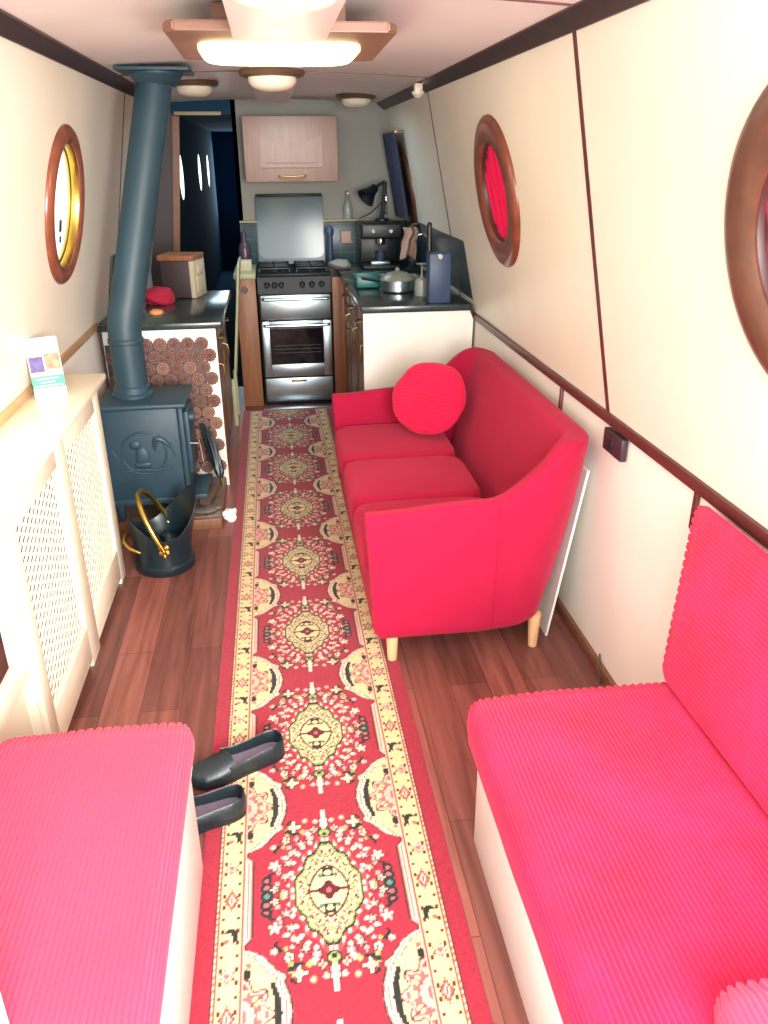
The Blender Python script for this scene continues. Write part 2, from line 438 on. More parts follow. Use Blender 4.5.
# ------------------------------------------------------------------ portholes
def porthole(idx, yc, zc, x0, z0, d, n, wood, label, curtain=None, rim=.29, dep=.018, pr=.20):
    c = Vector((x0, yc, z0))+d*((zc-z0)/d.z)
    inn = -n
    e = bpy.data.objects.new('window_%d' % idx, None); COL.objects.link(e); e.location = c; struct(e, label)
    R3 = Matrix((Vector((0, 1, 0)), d, inn)).transposed().to_4x4()
    if R3.determinant() < 0: R3 = Matrix((Vector((0, -1, 0)), d, inn)).transposed().to_4x4()
    mx = Matrix.Translation(c) @ R3
    b = B()
    b.lathe([(pr-.012, .0), (pr-.012, .014), (pr-.002, .022), (rim-.03, .024), (rim-.01, .018), (rim, .008), (rim, .0)], mx, 72, closed=True)
    b.build('window_frame', wood, e, 50)
    b = B(); b.lathe([(pr-.004, .006), (pr-.014, .010), (pr-.018, .0), (pr-.018, -dep), (pr-.026, -dep-.004), (pr-.026, -dep-.012), (pr, -dep-.012)], mx, 72, closed=True)
    b.build('liner', 'liner' if curtain else 'brass', e, 40)
    b = B(); b.lathe([(.0, -dep-.006), (pr-.02, -dep-.006), (pr-.02, -dep-.011), (0, -dep-.011)], mx, 64)
    b.build('pane', 'glass', e)
    if curtain:
        b = B()
        def f(u, v):
            x = (u*2-1); y = (v*2-1)
            # square to disc
            X = x*math.sqrt(1-y*y/2)*(pr-.02); Y = y*math.sqrt(1-x*x/2)*(pr-.02)
            w = -.006+.004*math.sin(X*150+4*math.sin(Y*9))+.003*math.sin(X*67)
            return mx @ Vector((X, Y, w))
        b.grid(f, 90, 24)
        b.build('curtain', curtain, e, 80)
    return e, mx
porthole(1, HR[0][0], HR[0][1], RX0, RZ0, dR, nR, 'mahogdark', 'round wooden porthole with red curtain at the right edge', 'drape', .30)
porthole(2, HR[1][0], HR[1][1], RX0, RZ0, dR, nR, 'mahog', 'round wooden porthole with red curtain above the sofa', 'drape')
porthole(3, HR[2][0], HR[2][1], RX0, RZ0, dR, nR, 'mahogdark', 'kitchen porthole with dark curtain', 'curtain')
e4, mx4 = porthole(4, HL[0][0], HL[0][1], LX0, LZ0, dL, nL, 'mahog', 'bright round porthole with wooden rim above the radiator cover', rim=.283, pr=.235)
b = B(); b.box((.035, -.10, -.023), (.075, -.055, -.0215), .001, mx=mx4); b.box((.04, -.14, -.023), (.07, -.115, -.0215), .001, mx=mx4)
b.build('sticker', 'black', e4)

# ------------------------------------------------------------------ carpet runner
def C3(*c): return np.array(lin(*c)[:3])
def rug():
    x0, x1, y0, y1 = -.268, .348, .55, 5.37
    st = .0038
    nx = int((x1-x0)/st)+1; ny = int((y1-y0)/st)+1
    xs = np.linspace(x0, x1, nx); ys = np.linspace(y0, y1, ny)
    X, Y = np.meshgrid(xs, ys, indexing='ij')
    rng = np.random.default_rng(3)
    u = np.abs(X-.04); P = .57
    ph = (Y-1.365)/P; k = np.round(ph); vs = (ph-k)*P; v = np.abs(vs)
    # woven jitter
    ju = .0014*np.sin(Y*900)*0
    red = C3(158, 32, 54); redd = C3(144, 27, 46); cream = C3(224, 194, 142); ivory = C3(220, 204, 178); dk = C3(30, 42, 40)
    pink = C3(196, 96, 96); mar = C3(92, 18, 36); grn = C3(146, 156, 92); brown = C3(92, 42, 40); pale = C3(222, 168, 152)
    col = np.empty(X.shape+(3,)); col[:] = red
    def put(mask, c): col[mask] = c
    def disc(cu, cv, r, c, su=1., sv=1.):
        put(((u-cu)/su)**2+((v-cv)/sv)**2 < r*r, c)
    def flower(cu, cv, r, c1, c2, lobes=6, core=None, rot=0.):
        du, dv = u-cu, v-cv; rr = np.hypot(du, dv); a = np.arctan2(dv, du)+rot
        R_ = r*(.72+.28*np.cos(lobes*a))
        put(rr < R_+.0045, c2); put(rr < R_, c1)
        if core is not None: put(rr < r*.35, core)
    def arc(cu, cv, r, w, a0, a1, c):
        du, dv = u-cu, v-cv; rr = np.hypot(du, dv); a = np.arctan2(dv, du)
        put((np.abs(rr-r) < w) & (a > a0) & (a < a1), c)
    # field boundary with scallops
    s = np.clip((v-.135)/.15, 0, 1)
    bnd = .180-.085*np.sin(PI/2*s)**.75-.012*np.exp(-((v-.205)/.010)**2)
    bnd = bnd+.016*np.exp(-((v-.128)/.014)**2)-.02*np.exp(-((v-.155)/.013)**2)*0
    e = u-bnd
    put(e > -.006, C3(150, 40, 50)); put(e > -.003, dk); put(e > 0, pink); put(e > .003, ivory); put(e > .009, pink); put(e > .0115, ivory); put(e > .019, brown); put(e > .0215, cream)
    put((e > .0215) & (e < .037-.10*np.abs(v-.285)) & (v > .215), dk); put((e > .0215) & (np.hypot((u-.190)/.9, (v-.192)) < .012), dk); put((e > .0215) & (np.hypot((u-.186), (v-.172)) < .006), pink)
    # half rosette in the border scallop
    inside = e > .0215
    du, dv = u-.205, v-.285; rr = np.hypot(du, dv*.9); a = np.arctan2(dv, -du)
    Rr = .078*(.88+.12*np.cos(9*a))
    mk = inside & (rr < Rr); put(mk, pale)
    put(mk & (rr > Rr*.93), brown); put(mk & (rr < Rr*.82), pink); put(mk & (rr < .054) & (np.cos(9*a) > -.2), cream); put(mk & (rr < .040), C3(196, 90, 92)); put(mk & (rr < .034), pale); put(mk & (rr < .018), pink); put(mk & (rr < .009), mar)
    mk2 = inside & (rr < Rr) & (np.abs(np.sin(4.5*a)) < .10) & (rr > .02); put(mk2, brown)
    put(inside & (v < .17) & (np.hypot((u-.188)/.8, (v-.128)) < .014), dk)
    # inner stripes and cream border band
    put(u > .194, brown); put(u > .1965, pale); put(u > .200, redd); put(u > .2025, cream)
    put(u > .253, redd); put(u > .2555, ivory); put(u > .262, brown); put(u > .264, red)
    band = (u > .2025) & (u < .253)
    q = P/6; w = np.abs((Y-1.365)/q-np.round((Y-1.365)/q))*q; ki = np.round((Y-1.365)/q).astype(int)
    bu = u-.228
    for par in range(3):
        m = band & ((ki % 3) == par)
        dy = (Y-1.365)-np.round((Y-1.365)/q)*q
        if par == 0:
            d = np.abs(bu)/.017+np.abs(dy)/.030
            put(m & (d < 1), brown); put(m & (d < .85), pink); put(m & (d < .5), ivory); put(m & (d < .25), mar)
        elif par == 1:
            f = np.hypot(bu-.004, dy*1.1); a = np.arctan2(dy, bu)
            put(m & (f < .019*(.8+.2*np.cos(5*a))), brown); put(m & (f < .016*(.8+.2*np.cos(5*a))), pale); put(m & (f < .006), pink)
        else:
            f = np.hypot(bu+.002, dy*.8)
            put(m & (f < .016) & (np.hypot(bu-.007, dy*.8+.006) > .013), dk)
            put(m & (np.hypot(bu-.008, dy+.012) < .006), pink)
    dots = np.abs(((Y)/.0317) % 1-.5) < .16
    put(band & dots & ((np.abs(u-.2095) < .0036) | (np.abs(u-.2465) < .0036)), brown)
    hatch = (np.abs(((Y)/.016) % 1-.5) < .2)
    put(hatch & (np.abs(u-.2588) < .0022), C3(190, 120, 90))
    # ---- red field ornament
    field = e < -.012
    keep = col.copy()
    # medallion petals ring
    th = np.arctan2(v, u*1.75)
    md = ((u/.084)**1.45+(v/.142)**1.45)*(1+.06*np.cos(11*th))
    for t_ in np.linspace(.02, PI/2-.30, 6):
        ca, sa = np.cos(t_), np.sin(t_)
        flower(.105*ca**.85, .170*sa**.9, .0125, C3(222, 140, 138), brown, 5, ivory, t_)
        disc(.118*ca**.85+.004, .188*sa**.9+.006, .005, pale)
    for t_ in np.linspace(.14, PI/2-.35, 6):
        ca, sa = np.cos(t_), np.sin(t_)
        disc(.123*ca**.85, .190*sa**.9, .0075, brown); disc(.123*ca**.85, .190*sa**.9, .006, C3(226, 150, 150))
        disc(.094*ca**.85, .156*sa**.9, .006, ivory)
    put((md < 1.22), C3(178, 60, 66)); put((md < 1.22) & (np.sin(th*26) > -.1), pink); put((md < 1.17) & (np.sin(th*26) > .45), ivory)
    put(md < 1.04, dk); put(md < .95, grn); put(md < .86, C3(220, 198, 152))
    core = md < .84
    n1 = np.sin(u*230+1.2*np.sin(v*140))*np.sin(v*190+1.3*np.sin(u*170))
    put(core & (n1 > .38), dk); put(core & (n1 > .52), grn); put(core & (n1 < -.5), pink); put(core & (n1 < -.8), brown)
    put((np.abs(md-.62) < .045) & (np.sin(th*22) > 0), grn)
    put((np.abs(md-.70) < .03) & (np.sin(th*22) < -.2), dk)
    md2 = (u/.050)**1.6+(v/.075)**1.6
    put((md2 < 1) & (md2 > .84), brown); put((md2 < .84), cream)
    put((u < .012) & (np.abs(v-.052) < .014) & (np.hypot(u, (v-.05)) > .008), dk); put(np.hypot(u-.02, v-.042) < .006, C3(70, 110, 90))
    put((np.abs(v) < .0045) & (u < .045), mar)
    rr = np.hypot(u, v); a = np.arctan2(v, u)
    put(rr < .027*(.84+.16*np.cos(4*a)), C3(60, 16, 30)); put(rr < .022*(.84+.16*np.cos(4*a)), mar); put(rr < .007, pink)
    # finials
    put((np.hypot(u/.9, v-.178) < .020), dk); put(np.hypot(u, v-.176) < .013, grn); put(np.hypot(u, v-.172) < .006, dk)
    flower(.0, .212, .015, ivory, brown, 3, pink, PI)
    flower(.026, .190, .011, pale, brown, 4, pink)
    put((u < .0045) & (v > .19) & (v < .25), ivory); disc(0, .25, .0055, ivory); disc(.020, .217, .007, pale); disc(.041, .176, .007, ivory)
    # side scroll
    for cv, r in ((0, .0125), (.024, .012), (.045, .010)):
        disc(.147, cv, r+.003, dk); disc(.147, cv, r*.55, C3(196, 92, 96) if cv else C3(90, 130, 120))
    put((np.hypot(u-.134, v-.055) < .012) & (np.hypot(u-.127, v-.052) > .010), dk)
    flower(.127, .017, .0105, ivory, brown, 5, pink); disc(.111, .004, .006, grn); disc(.104, 0, .0045, ivory)
    # stars and sprigs
    flower(.128, .088, .0165, ivory, C3(150, 30, 40), 5, None, .4)
    disc(.088, .118, .007, pale); disc(.100, .108, .006, ivory)
    put((np.hypot(u-.118, v-.135) < .015) & (np.hypot(u-.112, v-.129) > .011), dk); disc(.130, .146, .008, pale); disc(.105, .142, .006, grn)
    flower(.098, .163, .012, ivory, brown, 5, pink)
    flower(.078, .205, .019, ivory, brown, 4, C3(226, 170, 140))
    put((np.hypot(u-.078, v-.203) < .026) & (np.hypot(u-.070, v-.208) > .022), dk)
    disc(.098, .205, .009, grn); disc(.098, .205, .005, pink); disc(.048, .222, .009, C3(150, 120, 80)); disc(.048, .222, .0055, pale); disc(.055, .186, .007, grn)
    disc(.095, .180, .006, grn)
    col[~field & (md > 2)] = keep[~field & (md > 2)]
    # ends
    put(Y > y1-.03, red); put((Y > y1-.034) & (Y < y1-.03), ivory)
    # yarn variation
    col *= (1+.10*rng.standard_normal(X.shape))[..., None]
    lum = col.mean(axis=2, keepdims=True)
    col = np.clip(col*.94+.06*lum, 0, 1)
    Z = .0075+.0006*rng.random(X.shape)
    edge = np.zeros(X.shape, bool); edge[0] = edge[-1] = True; edge[:, 0] = edge[:, -1] = True
    Z[edge] = .0004
    vco = np.stack([X, Y, Z], -1).reshape(-1, 3)
    idx = np.arange(nx*ny).reshape(nx, ny)
    fc = np.stack([idx[:-1, :-1], idx[1:, :-1], idx[1:, 1:], idx[:-1, 1:]], -1).reshape(-1, 4)
    me = bpy.data.meshes.new('carpet_runner')
    me.vertices.add(len(vco)); me.vertices.foreach_set('co', vco.astype(np.float32).ravel())
    me.loops.add(fc.size); me.loops.foreach_set('vertex_index', fc.astype(np.int32).ravel())
    me.polygons.add(len(fc)); me.polygons.foreach_set('loop_start', np.arange(0, fc.size, 4, dtype=np.int32))
    me.update(calc_edges=True)
    at = me.color_attributes.new('weave', 'FLOAT_COLOR', 'POINT')
    rgba = np.ones((len(vco), 4), np.float32); rgba[:, :3] = col.reshape(-1, 3)
    at.data.foreach_set('color', rgba.ravel())
    me.materials.append(M['rug'])
    o = bpy.data.objects.new('carpet_runner', me); COL.objects.link(o)
    tag(o, 'long red patterned runner carpet with cream borders lying down the middle of the floor', 'carpet')
rug()

# ------------------------------------------------------------------ ceiling lights
lt = thing('ceiling_lamp', (XC+.01, 2.64, 1.86), 'lit rectangular ceiling lamp on a brown hexagonal wooden base', 'ceiling lamp')
b = B()
hexp = [(-.205, 2.235), (.315, 2.235), (.340, 2.275), (.352, 2.86), (.335, 2.885), (-.222, 2.885), (-.238, 2.86), (-.232, 2.275)]
b.prism(hexp, lambda u, v, w: (u, v, w), 1.880, 1.903, .004)
b.box((-.12, 2.35, 1.90), (.22, 2.8, 1.955), .004)
b.build('lamp_base', 'lampwood', lt)
def diff(u, v):
    # shallow tray with rounded rim
    a = 2*PI*v; pr = [(1, 0), (1, .55), (.97, .8), (.90, .96), (.8, 1.0), (.4, 1.0), (0, 1.0)]
    f = u*(len(pr)-1); i = min(int(f), len(pr)-2); t = f-i
    s_, h = pr[i][0]*(1-t)+pr[i+1][0]*t, pr[i][1]*(1-t)+pr[i+1][1]*t
    ca, sa = math.cos(a), math.sin(a); n = 6
    k = (abs(ca)**n+abs(sa)**n)**(-1/n)
    s_ = max(s_, .0004)
    return (XC+.002+.222*s_*k*ca, 2.645+.222*s_*k*sa, 1.881-.020*h)
b = B(); b.grid(diff, 25, 96, closev=True); b.clean().build('diffuser', 'diffuser', lt, 50)

def dome(loc, label):
    x, y, z = loc
    t = thing('dome_light', loc, label, 'ceiling light', 'round ceiling dome lights')
    mx = Matrix.Translation(loc)
    b = B(); b.lathe([(.0, 0), (.122, 0), (.125, -.008), (.118, -.02), (.10, -.026), (.088, -.024), (0, -.024)], mx, 48); b.build('light_rim', 'rimdull', t, 40)
    b = B(); b.lathe([(.09, -.022), (.088, -.04), (.075, -.056), (.05, -.066), (.02, -.07), (0, -.071)], mx, 40); b.build('light_dome', 'dome', t, 50)
    return t
d0 = dome((XC-.01, 1.43, 1.872), 'round dome light at the top edge, nearest on the boxed ceiling board')
for loc, lb in (((XC-.015, 3.40, 1.900), 'round dome light on the boxed ceiling board just behind the lit lamp'),
                ((-.345, 4.62, ceil_z(-.345)), 'round dome light on the ceiling beside the flue pipe'),
                ((.56, 5.45, ceil_z(.56)), 'round dome light on the ceiling right of the wall cupboard')):
    c = copy_tree(d0); c.location = loc; c['label'] = lb
b = B(); b.lathe([(0, -.03), (.012, -.028), (.03, -.012), (.032, .0), (0, .0)], Matrix.Translation((RX1-.06, 4.35, 1.895)), 24); b.box((RX1-.08, 4.33, 1.885), (RX1-.04, 4.37, 1.93), .004)
tag(b.build('smoke_sensor', 'dome'), 'small white sensor knob in the ceiling corner above the sofa wall joint', 'sensor')

# ------------------------------------------------------------------ corduroy helpers
def ribbed(b, prof, y0, y1, rib=.0100, amp=.0019, ny=28, shear=None, sag=0., closed=True, endr=.02, seed=0.):
    """prof: closed list of (x,z) corners (rounded), ribs run along Y, wavy around the perimeter"""
    # dense resample
    pts = []; n = len(prof); Ls = [math.dist(prof[i], prof[(i+1) % n]) for i in range(n)]
    tot = sum(Ls); m = int(tot/rib)*6
    cx = sum(p[0] for p in prof)/n; cz = sum(p[1] for p in prof)/n
    def at(s):
        s %= tot
        for i in range(n):
            if s <= Ls[i]:
                t = s/Ls[i]; a, c = prof[i], prof[(i+1) % n]
                return (a[0]+(c[0]-a[0])*t, a[1]+(c[1]-a[1])*t)
            s -= Ls[i]
        return prof[0]
    P_ = [at(tot*i/m) for i in range(m)]
    # smooth the corners
    k = max(1, int(.018/(tot/m)))
    for _ in range(2):
        P_ = [(sum(P_[(i+j) % m][0] for j in range(-k, k+1))/(2*k+1), sum(P_[(i+j) % m][1] for j in range(-k, k+1))/(2*k+1)) for i in range(m)]
    Nn = []
    for i in range(m):
        a, c = P_[i-1], P_[(i+1) % m]; tx, tz = c[0]-a[0], c[1]-a[1]; l = math.hypot(tx, tz) or 1
        Nn.append((tz/l, -tx/l))
    area = sum(P_[i][0]*P_[(i+1) % m][1]-P_[(i+1) % m][0]*P_[i][1] for i in range(m))
    sg = 1 if area > 0 else -1
    nrib = int(tot/rib)
    t = bmesh.new(); rings = []
    for j in range(ny+1):
        f = j/ny; y = y0+(y1-y0)*f
        din = min(y-y0, y1-y); ins = 0
        if din < endr: ins = endr*(1-math.sqrt(max(0, 1-((endr-din)/endr)**2)))
        ring = []
        for i in range(m):
            x, z = P_[i]; wv = amp*(abs(math.cos(PI*nrib*i/m))*2-1)
            wv += .003*noise.noise(Vector((x*5+seed, y*5, z*5)))
            q = ins*.55
            x += sg*Nn[i][0]*(wv-q); z += sg*Nn[i][1]*(wv-q)
            yy = y+(shear(x, z) if shear else 0)+(.004*math.sin(PI*nrib*i/m*1.0)*(1 if j == ny else -1 if j == 0 else 0))
            ring.append(t.verts.new((x, yy, z-sag*math.sin(PI*f)*max(0, min(1, (z-cz)*30)))))
        rings.append(ring)
    for A, C_ in zip(rings, rings[1:]):
        for i in range(m): t.faces.new((A[i], A[(i+1) % m], C_[(i+1) % m], C_[i]))
    t.faces.new(rings[0]); t.faces.new(rings[-1][::-1])
    bmesh.ops.recalc_face_normals(t, faces=t.faces)
    b.add(t)

# right bench
r_ = thing('bench_seat', (.7, .9, 0), 'right-hand white boxed bench with loose corduroy cushions on top, at the lower right', 'bench')
b = B(); b.box((.418, .25, 0), (1.0, 1.47, .286), .003); b.build('bench_box', 'bench', r_)
b = B(); b.box((.41, .25, .285), (1.0, 1.478, .297), .003); b.build('bench_top', 'bench', r_)
b = B(); ribbed(b, [(.392, .305), (.385, .40), (.41, .432), (.62, .438), (.88, .432), (.985, .43), (.985, .305)], .2, 1.498, ny=40)
tag(b.build('seat_cushion', 'cord', None, 60), 'crimson corduroy seat cushion lying on the right-hand white bench', 'cushion')
b = B()
ribbed(b, [(.866, .445), (.946, .79), (.960, .834), (.984, .850), (1.002, .81), (1.006, .62), (.985, .445)], .2, 1.50, shear=lambda x, z: (z-.44)*.33, ny=40, seed=4)
tag(b.build('back_cushion', 'cord', None, 60), 'crimson corduroy back cushion leaning on the wall behind the right-hand bench seat', 'cushion')
b = B(); ribbed(b, [(.560, .442), (.560, .50), (.585, .524), (.83, .526), (.83, .442)], .22, .690, ny=20, seed=9)
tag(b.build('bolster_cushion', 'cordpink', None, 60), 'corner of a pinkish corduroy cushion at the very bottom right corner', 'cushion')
# left bench
l_ = thing('bench_seat', (-.47, .9, 0), 'left-hand white boxed bench under a single pink-red corduroy cushion, lower left', 'bench')
b = B(); b.box((-.70, .25, 0), (-.262, 1.475, .316), .003); b.build('bench_box', 'bench', l_)
b = B(); b.box((-.70, .25, .315), (-.256, 1.48, .327), .003); b.build('bench_top', 'bench', l_)
b = B(); ribbed(b, [(-.255, .338), (-.245, .40), (-.265, .428), (-.46, .434), (-.66, .428), (-.695, .40), (-.695, .338)], .2, 1.515, ny=40, seed=2)
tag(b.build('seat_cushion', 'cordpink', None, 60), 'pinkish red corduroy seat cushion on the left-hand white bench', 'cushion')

# ------------------------------------------------------------------ sofa
sofa = thing('sofa', (.6, 2.98, 0), 'crimson fabric three-cushion sofa with rounded back and pale wooden legs along the right wall', 'sofa')
SY0, SY1 = 2.25, 3.72
def lerp(a, c, t): return a+(c-a)*t
def sst(t): t = max(0, min(1, t)); return t*t*(3-2*t)
def shell():
    # plan path of the outer face at mid height, near arm front -> round the back -> far arm front
    r = .16; xb = .975
    path = []
    def seg(p, q, n):
        for i in range(n): path.append((lerp(p[0], q[0], i/n), lerp(p[1], q[1], i/n)))
    seg((.248, SY0), (xb-r, SY0), 26)
    for i in range(14): a = -PI/2+PI/2*i/14; path.append((xb-r+r*math.cos(a), SY0+r+r*math.sin(a)))
    seg((xb, SY0+r), (xb, SY1-r), 30)
    for i in range(14): a = PI/2*i/14; path.append((xb-r+r*math.cos(a), SY1-r+r*math.sin(a)))
    seg((xb-r, SY1), (.248, SY1), 26); path.append((.248, SY1))
    n = len(path); t = bmesh.new(); rings = []
    # normals smoothed
    for i, (x, y) in enumerate(path):
        a, c = path[max(i-1, 0)], path[min(i+1, n-1)]
        tx, ty = c[0]-a[0], c[1]-a[1]; l = math.hypot(tx, ty); nx, ny_ = ty/l, -tx/l     # outward
        k = sst((x-.60)/(.93-.60))         # 0 arm, 1 back
        kb = sst((x-.74)/(.95-.74))
        h = lerp(.562+.022*sst((x-.26)/.34), .768, sst((x-.64)/.30)**.95)
        tb = lerp(.075, .185, kb); tt = lerp(.062, .090, kb)
        zb = lerp(.105, .135, k)
        lean_b = lerp(.0, -.092, kb); lean_t = lerp(.0, .022, kb)
        bulge = .006
        # front edge lean of the arm
        sec = []
        def P(off, z):
            f = (z-zb)/(h-zb)
            xx = x+nx*off; yy = y+ny_*off
            if x < .30: xx += lerp(.040, 0, f)*(1-(x-.248)/.052)
            return (xx, yy, z)
        outer = lambda f: lerp(lean_b, lean_t, f**.8)+bulge*math.sin(PI*f)
        inner = lambda f: -lerp(tb, tt, f)+lerp(lean_b*.35, lean_t, f)
        rt = .026
        zs = [0, .06, .2, .4, .6, .8, .92]
        sec.append(P(outer(0)-.02, zb))
        for f in zs: sec.append(P(outer(f), zb+.012+(h-zb-.012)*f))
        o1, i1 = outer(1), inner(1)
        mid = (o1+i1)/2; hw = (o1-i1)/2
        for q in range(1, 8):
            a = PI*q/8; sec.append(P(mid+hw*math.copysign(abs(math.cos(a))**.6, math.cos(a)), h-.025+.032*math.sin(a)**.6))
        for f in reversed(zs): sec.append(P(inner(f), zb+.012+(h-zb-.012)*f))
        sec.append(P(inner(0)+.01, zb))
        rings.append([t.verts.new(p) for p in sec])
    m = len(rings[0])
    for A, C_ in zip(rings, rings[1:]):
        for j in range(m): t.faces.new((A[j], A[(j+1) % m], C_[(j+1) % m], C_[j]))
    # padded arm fronts
    for ring, s in ((rings[0], -1), (rings[-1], 1)):
        cen = Vector((0, 0, 0))
        for v in ring: cen += v.co
        cen /= m
        prev = ring
        for sc_, dx in ((.93, .010), (.75, .016), (.4, .018)):
            cur = [t.verts.new((cen.x+(v.co.x-cen.x)*sc_-dx, cen.y+(v.co.y-cen.y)*sc_, cen.z+(v.co.z-cen.z)*(1-(1-sc_)*.3))) for v in ring]
            for j in range(m): t.faces.new((prev[j], prev[(j+1) % m], cur[(j+1) % m], cur[j]))
            prev = cur
        t.faces.new(prev)
    bmesh.ops.recalc_face_normals(t, faces=t.faces)
    return t
b = B(); b.add(shell()); b.build('frame_shell', 'sofa', sofa, 60)
b = B(); b.box((.262, SY0+.085, .11), (.80, SY1-.085, .30), .02, 3); b.build('seat_base', 'sofa', sofa)
def seat(y0, y1):
    b = B()
    def f(u, v):
        a = 2*PI*v; ca, sa = math.cos(a), math.sin(a); n = 7
        k = (abs(ca)**n+abs(sa)**n)**(-1/n)
        pr = [(0, 0), (.9, 0), (.97, .06), (1, .2), (1, .7), (.985, .86), (.95, .94), (.88, .98), (.7, 1.0), (.35, 1.04), (0, 1.05)]
        g = u*(len(pr)-1); i = min(int(g), len(pr)-2); t_ = g-i
        s_, h = lerp(pr[i][0], pr[i+1][0], t_), lerp(pr[i][1], pr[i+1][1], t_)
        s_ = max(s_, .0004)
        return (.49+.257*s_*k*ca, (y0+y1)/2+(y1-y0)/2*s_*k*sa, .30+.138*h)
    b.grid(f, 31, 88, closev=True); b.clean().build('seat_cushion', 'sofa', sofa, 70)
for y0, y1 in ((SY0+.08, 2.700), (2.705, 3.160), (3.165, SY1-.085)): seat(y0, y1)
for (x, y, z) in ((.325, 2.285, .0085), (.835, 2.31, 0), (.325, 3.66, .0085), (.835, 3.65, 0)):
    b = B(); b.cyl((x, y, z), (x, y, .135), .016, .023, 20, .002); b.build('leg', 'legwood', sofa)
b = B(); b.tube([(.665, SY0-.0075, .13), (.668, SY0-.008, .3), (.668, SY0-.008, .45), (.668, SY0-.007, .585)], .0016, 6); b.build('seam', 'sofa', sofa)

# round scatter cushion leaning in the far corner
def round_cushion():
    b = B(); R_ = .168; n_r = 70; n_a = 150
    t = bmesh.new()
    def side(sg):
        rows = []
        for i in range(n_r+1):
            f = i/n_r; row = []
            for j in range(n_a):
                a = 2*PI*j/n_a
                r = R_*f*(1+.09*noise.noise(Vector((1.6*math.cos(a), 1.6*math.sin(a), 1)))*f+.012*noise.noise(Vector((5*math.cos(a), 5*math.sin(a), 3)))*f)
                x, y = r*math.cos(a), r*math.sin(a)
                th = .058*(1-f**2.6)**.62
                w = th+(.0042*math.cos(2*PI*(y+.004*math.sin(x*20))/.0165)+.003*noise.noise(Vector((x*14, y*14, sg))))*(1-f**8)
                row.append(t.verts.new((x, y, sg*w)))
            rows.append(row)
        for A, C_ in zip(rows, rows[1:]):
            for j in range(n_a): t.faces.new((A[j], A[(j+1) % n_a], C_[(j+1) % n_a], C_[j]))
    side(1); side(-1)
    bmesh.ops.remove_doubles(t, verts=t.verts, dist=3e-4); bmesh.ops.recalc_face_normals(t, faces=t.faces)
    c = Vector((.655, 3.40, .612)); nrm = Vector((-.30, -.80, .52)).normalized()
    ax = Vector((1, -.25, -.16)); ax = (ax-nrm*ax.dot(nrm)).normalized(); ay = nrm.cross(ax)
    mx = Matrix((ax, ay, nrm)).transposed().to_4x4(); mx.translation = c
    b.add(t, mx)
    tag(b.build('round_cushion', 'cushion', None, 70), 'round crimson ribbed cushion leaning in the far corner of the sofa', 'cushion')
round_cushion()
# white board behind the sofa
b = B(); b.prism([(.900, 0), (.908, 0), (1.004, .64), (.996, .64)], lambda u, v, w: (u, w, v), 2.36, 3.60, .001)
tag(b.build('leaning_board', 'white'), 'thin white board leaning between sofa back and wall', 'board')
# socket and wire
sk = thing('wall_socket', (1.03, 2.22, .79), 'dark square socket plate on the lower wall just under the rail', 'socket')
b = B(); b.box((1.008, 2.155, .745), (1.030, 2.295, .815), .004); b.build('socket_plate', 'socket', sk)
b = B(); b.box((1.003, 2.215, .765), (1.0085, 2.235, .79), .001); b.build('switch', 'black', sk)
b = B(); b.tube([(1.014, 2.14, .06), (1.010, 2.12, .04), (1.0, 2.10, .02), (.99, 2.06, .004)], .003, 8)
tag(b.build('wire_end', 'wire'), 'short grey wire coming off the lower wall by the bench end', 'wire')

# ------------------------------------------------------------------ radiator cover with lattice
rc = thing('radiator_cover', (-.8, 2.5, 0), 'cream radiator cover with two lattice grille panels under the left porthole', 'radiator cover')
CY0, CY1, CX = 1.89, 3.08, -.70
b = B(); b.box((-.868, CY0-.02, .828), (-.665, CY1+.035, .852), .006)
b.build('cover_top', 'creampaint', rc)
b = B()
P1 = (1.96, 2.40); P2 = (2.52, 2.985); PZ = (.155, .735)
b.box((CX-.018, CY0, 0), (CX, P1[0], .828), .002); b.box((CX-.018, P1[1], 0), (CX, P2[0], .828), .002); b.box((CX-.018, P2[1], 0), (CX, CY1, .828), .002)
for p in (P1, P2):
    b.box((CX-.018, p[0]-.001, .03), (CX, p[1]+.001, PZ[0]), .002); b.box((CX-.018, p[0]-.001, PZ[1]), (CX, p[1]+.001, .828), .002)
b.box((-.845, CY1-.018, 0), (CX-.018, CY1, .828), .002); b.box((-.845, CY0, 0), (CX-.018, CY0+.018, .828), .002)
b.build('cover_frame', 'creampaint', rc)
for p in (P1, P2):
    b = B(); sp = .030; mm = .030/.060; wd = .0042
    ya, yb, za, zb = p[0]-.004, p[1]+.004, PZ[0]-.004, PZ[1]+.004
    W = yb-ya; H = zb-za
    for layer, sg in ((0, 1), (1, -1)):
        k = -mm*W if sg == 1 else 0
        while k < (H if sg == 1 else H+mm*W):
            zf = lambda y: za+k+sg*mm*(y-ya)
            yy = sorted([ya+sg*(za-za-k)/mm, ya+sg*(zb-za-k)/mm])
            yl, yh = max(ya, yy[0]), min(yb, yy[1])
            if yh-yl > .006:
                zl, zh = zf(yl), zf(yh)
                x = CX-.013-.004*layer
                dy, dz = (yh-yl), (zh-zl); l = math.hypot(dy, dz); ny_, nz_ = -dz/l*wd, dy/l*wd
                t = bmesh.new()
                q = [(yl+ny_, zl+nz_), (yh+ny_, zh+nz_), (yh-ny_, zh-nz_), (yl-ny_, zl-nz_)]
                A = [t.verts.new((x, a, c)) for a, c in q]; C_ = [t.verts.new((x+.0042, a, c)) for a, c in q]
                t.faces.new(A); t.faces.new(C_[::-1])
                for i in range(4): t.faces.new((A[i], C_[i], C_[(i+1) % 4], A[(i+1) % 4]))
                bmesh.ops.recalc_face_normals(t, faces=t.faces); b.add(t)
            k += sp
    b.build('lattice_panel', 'creampaint', rc, smooth=False)
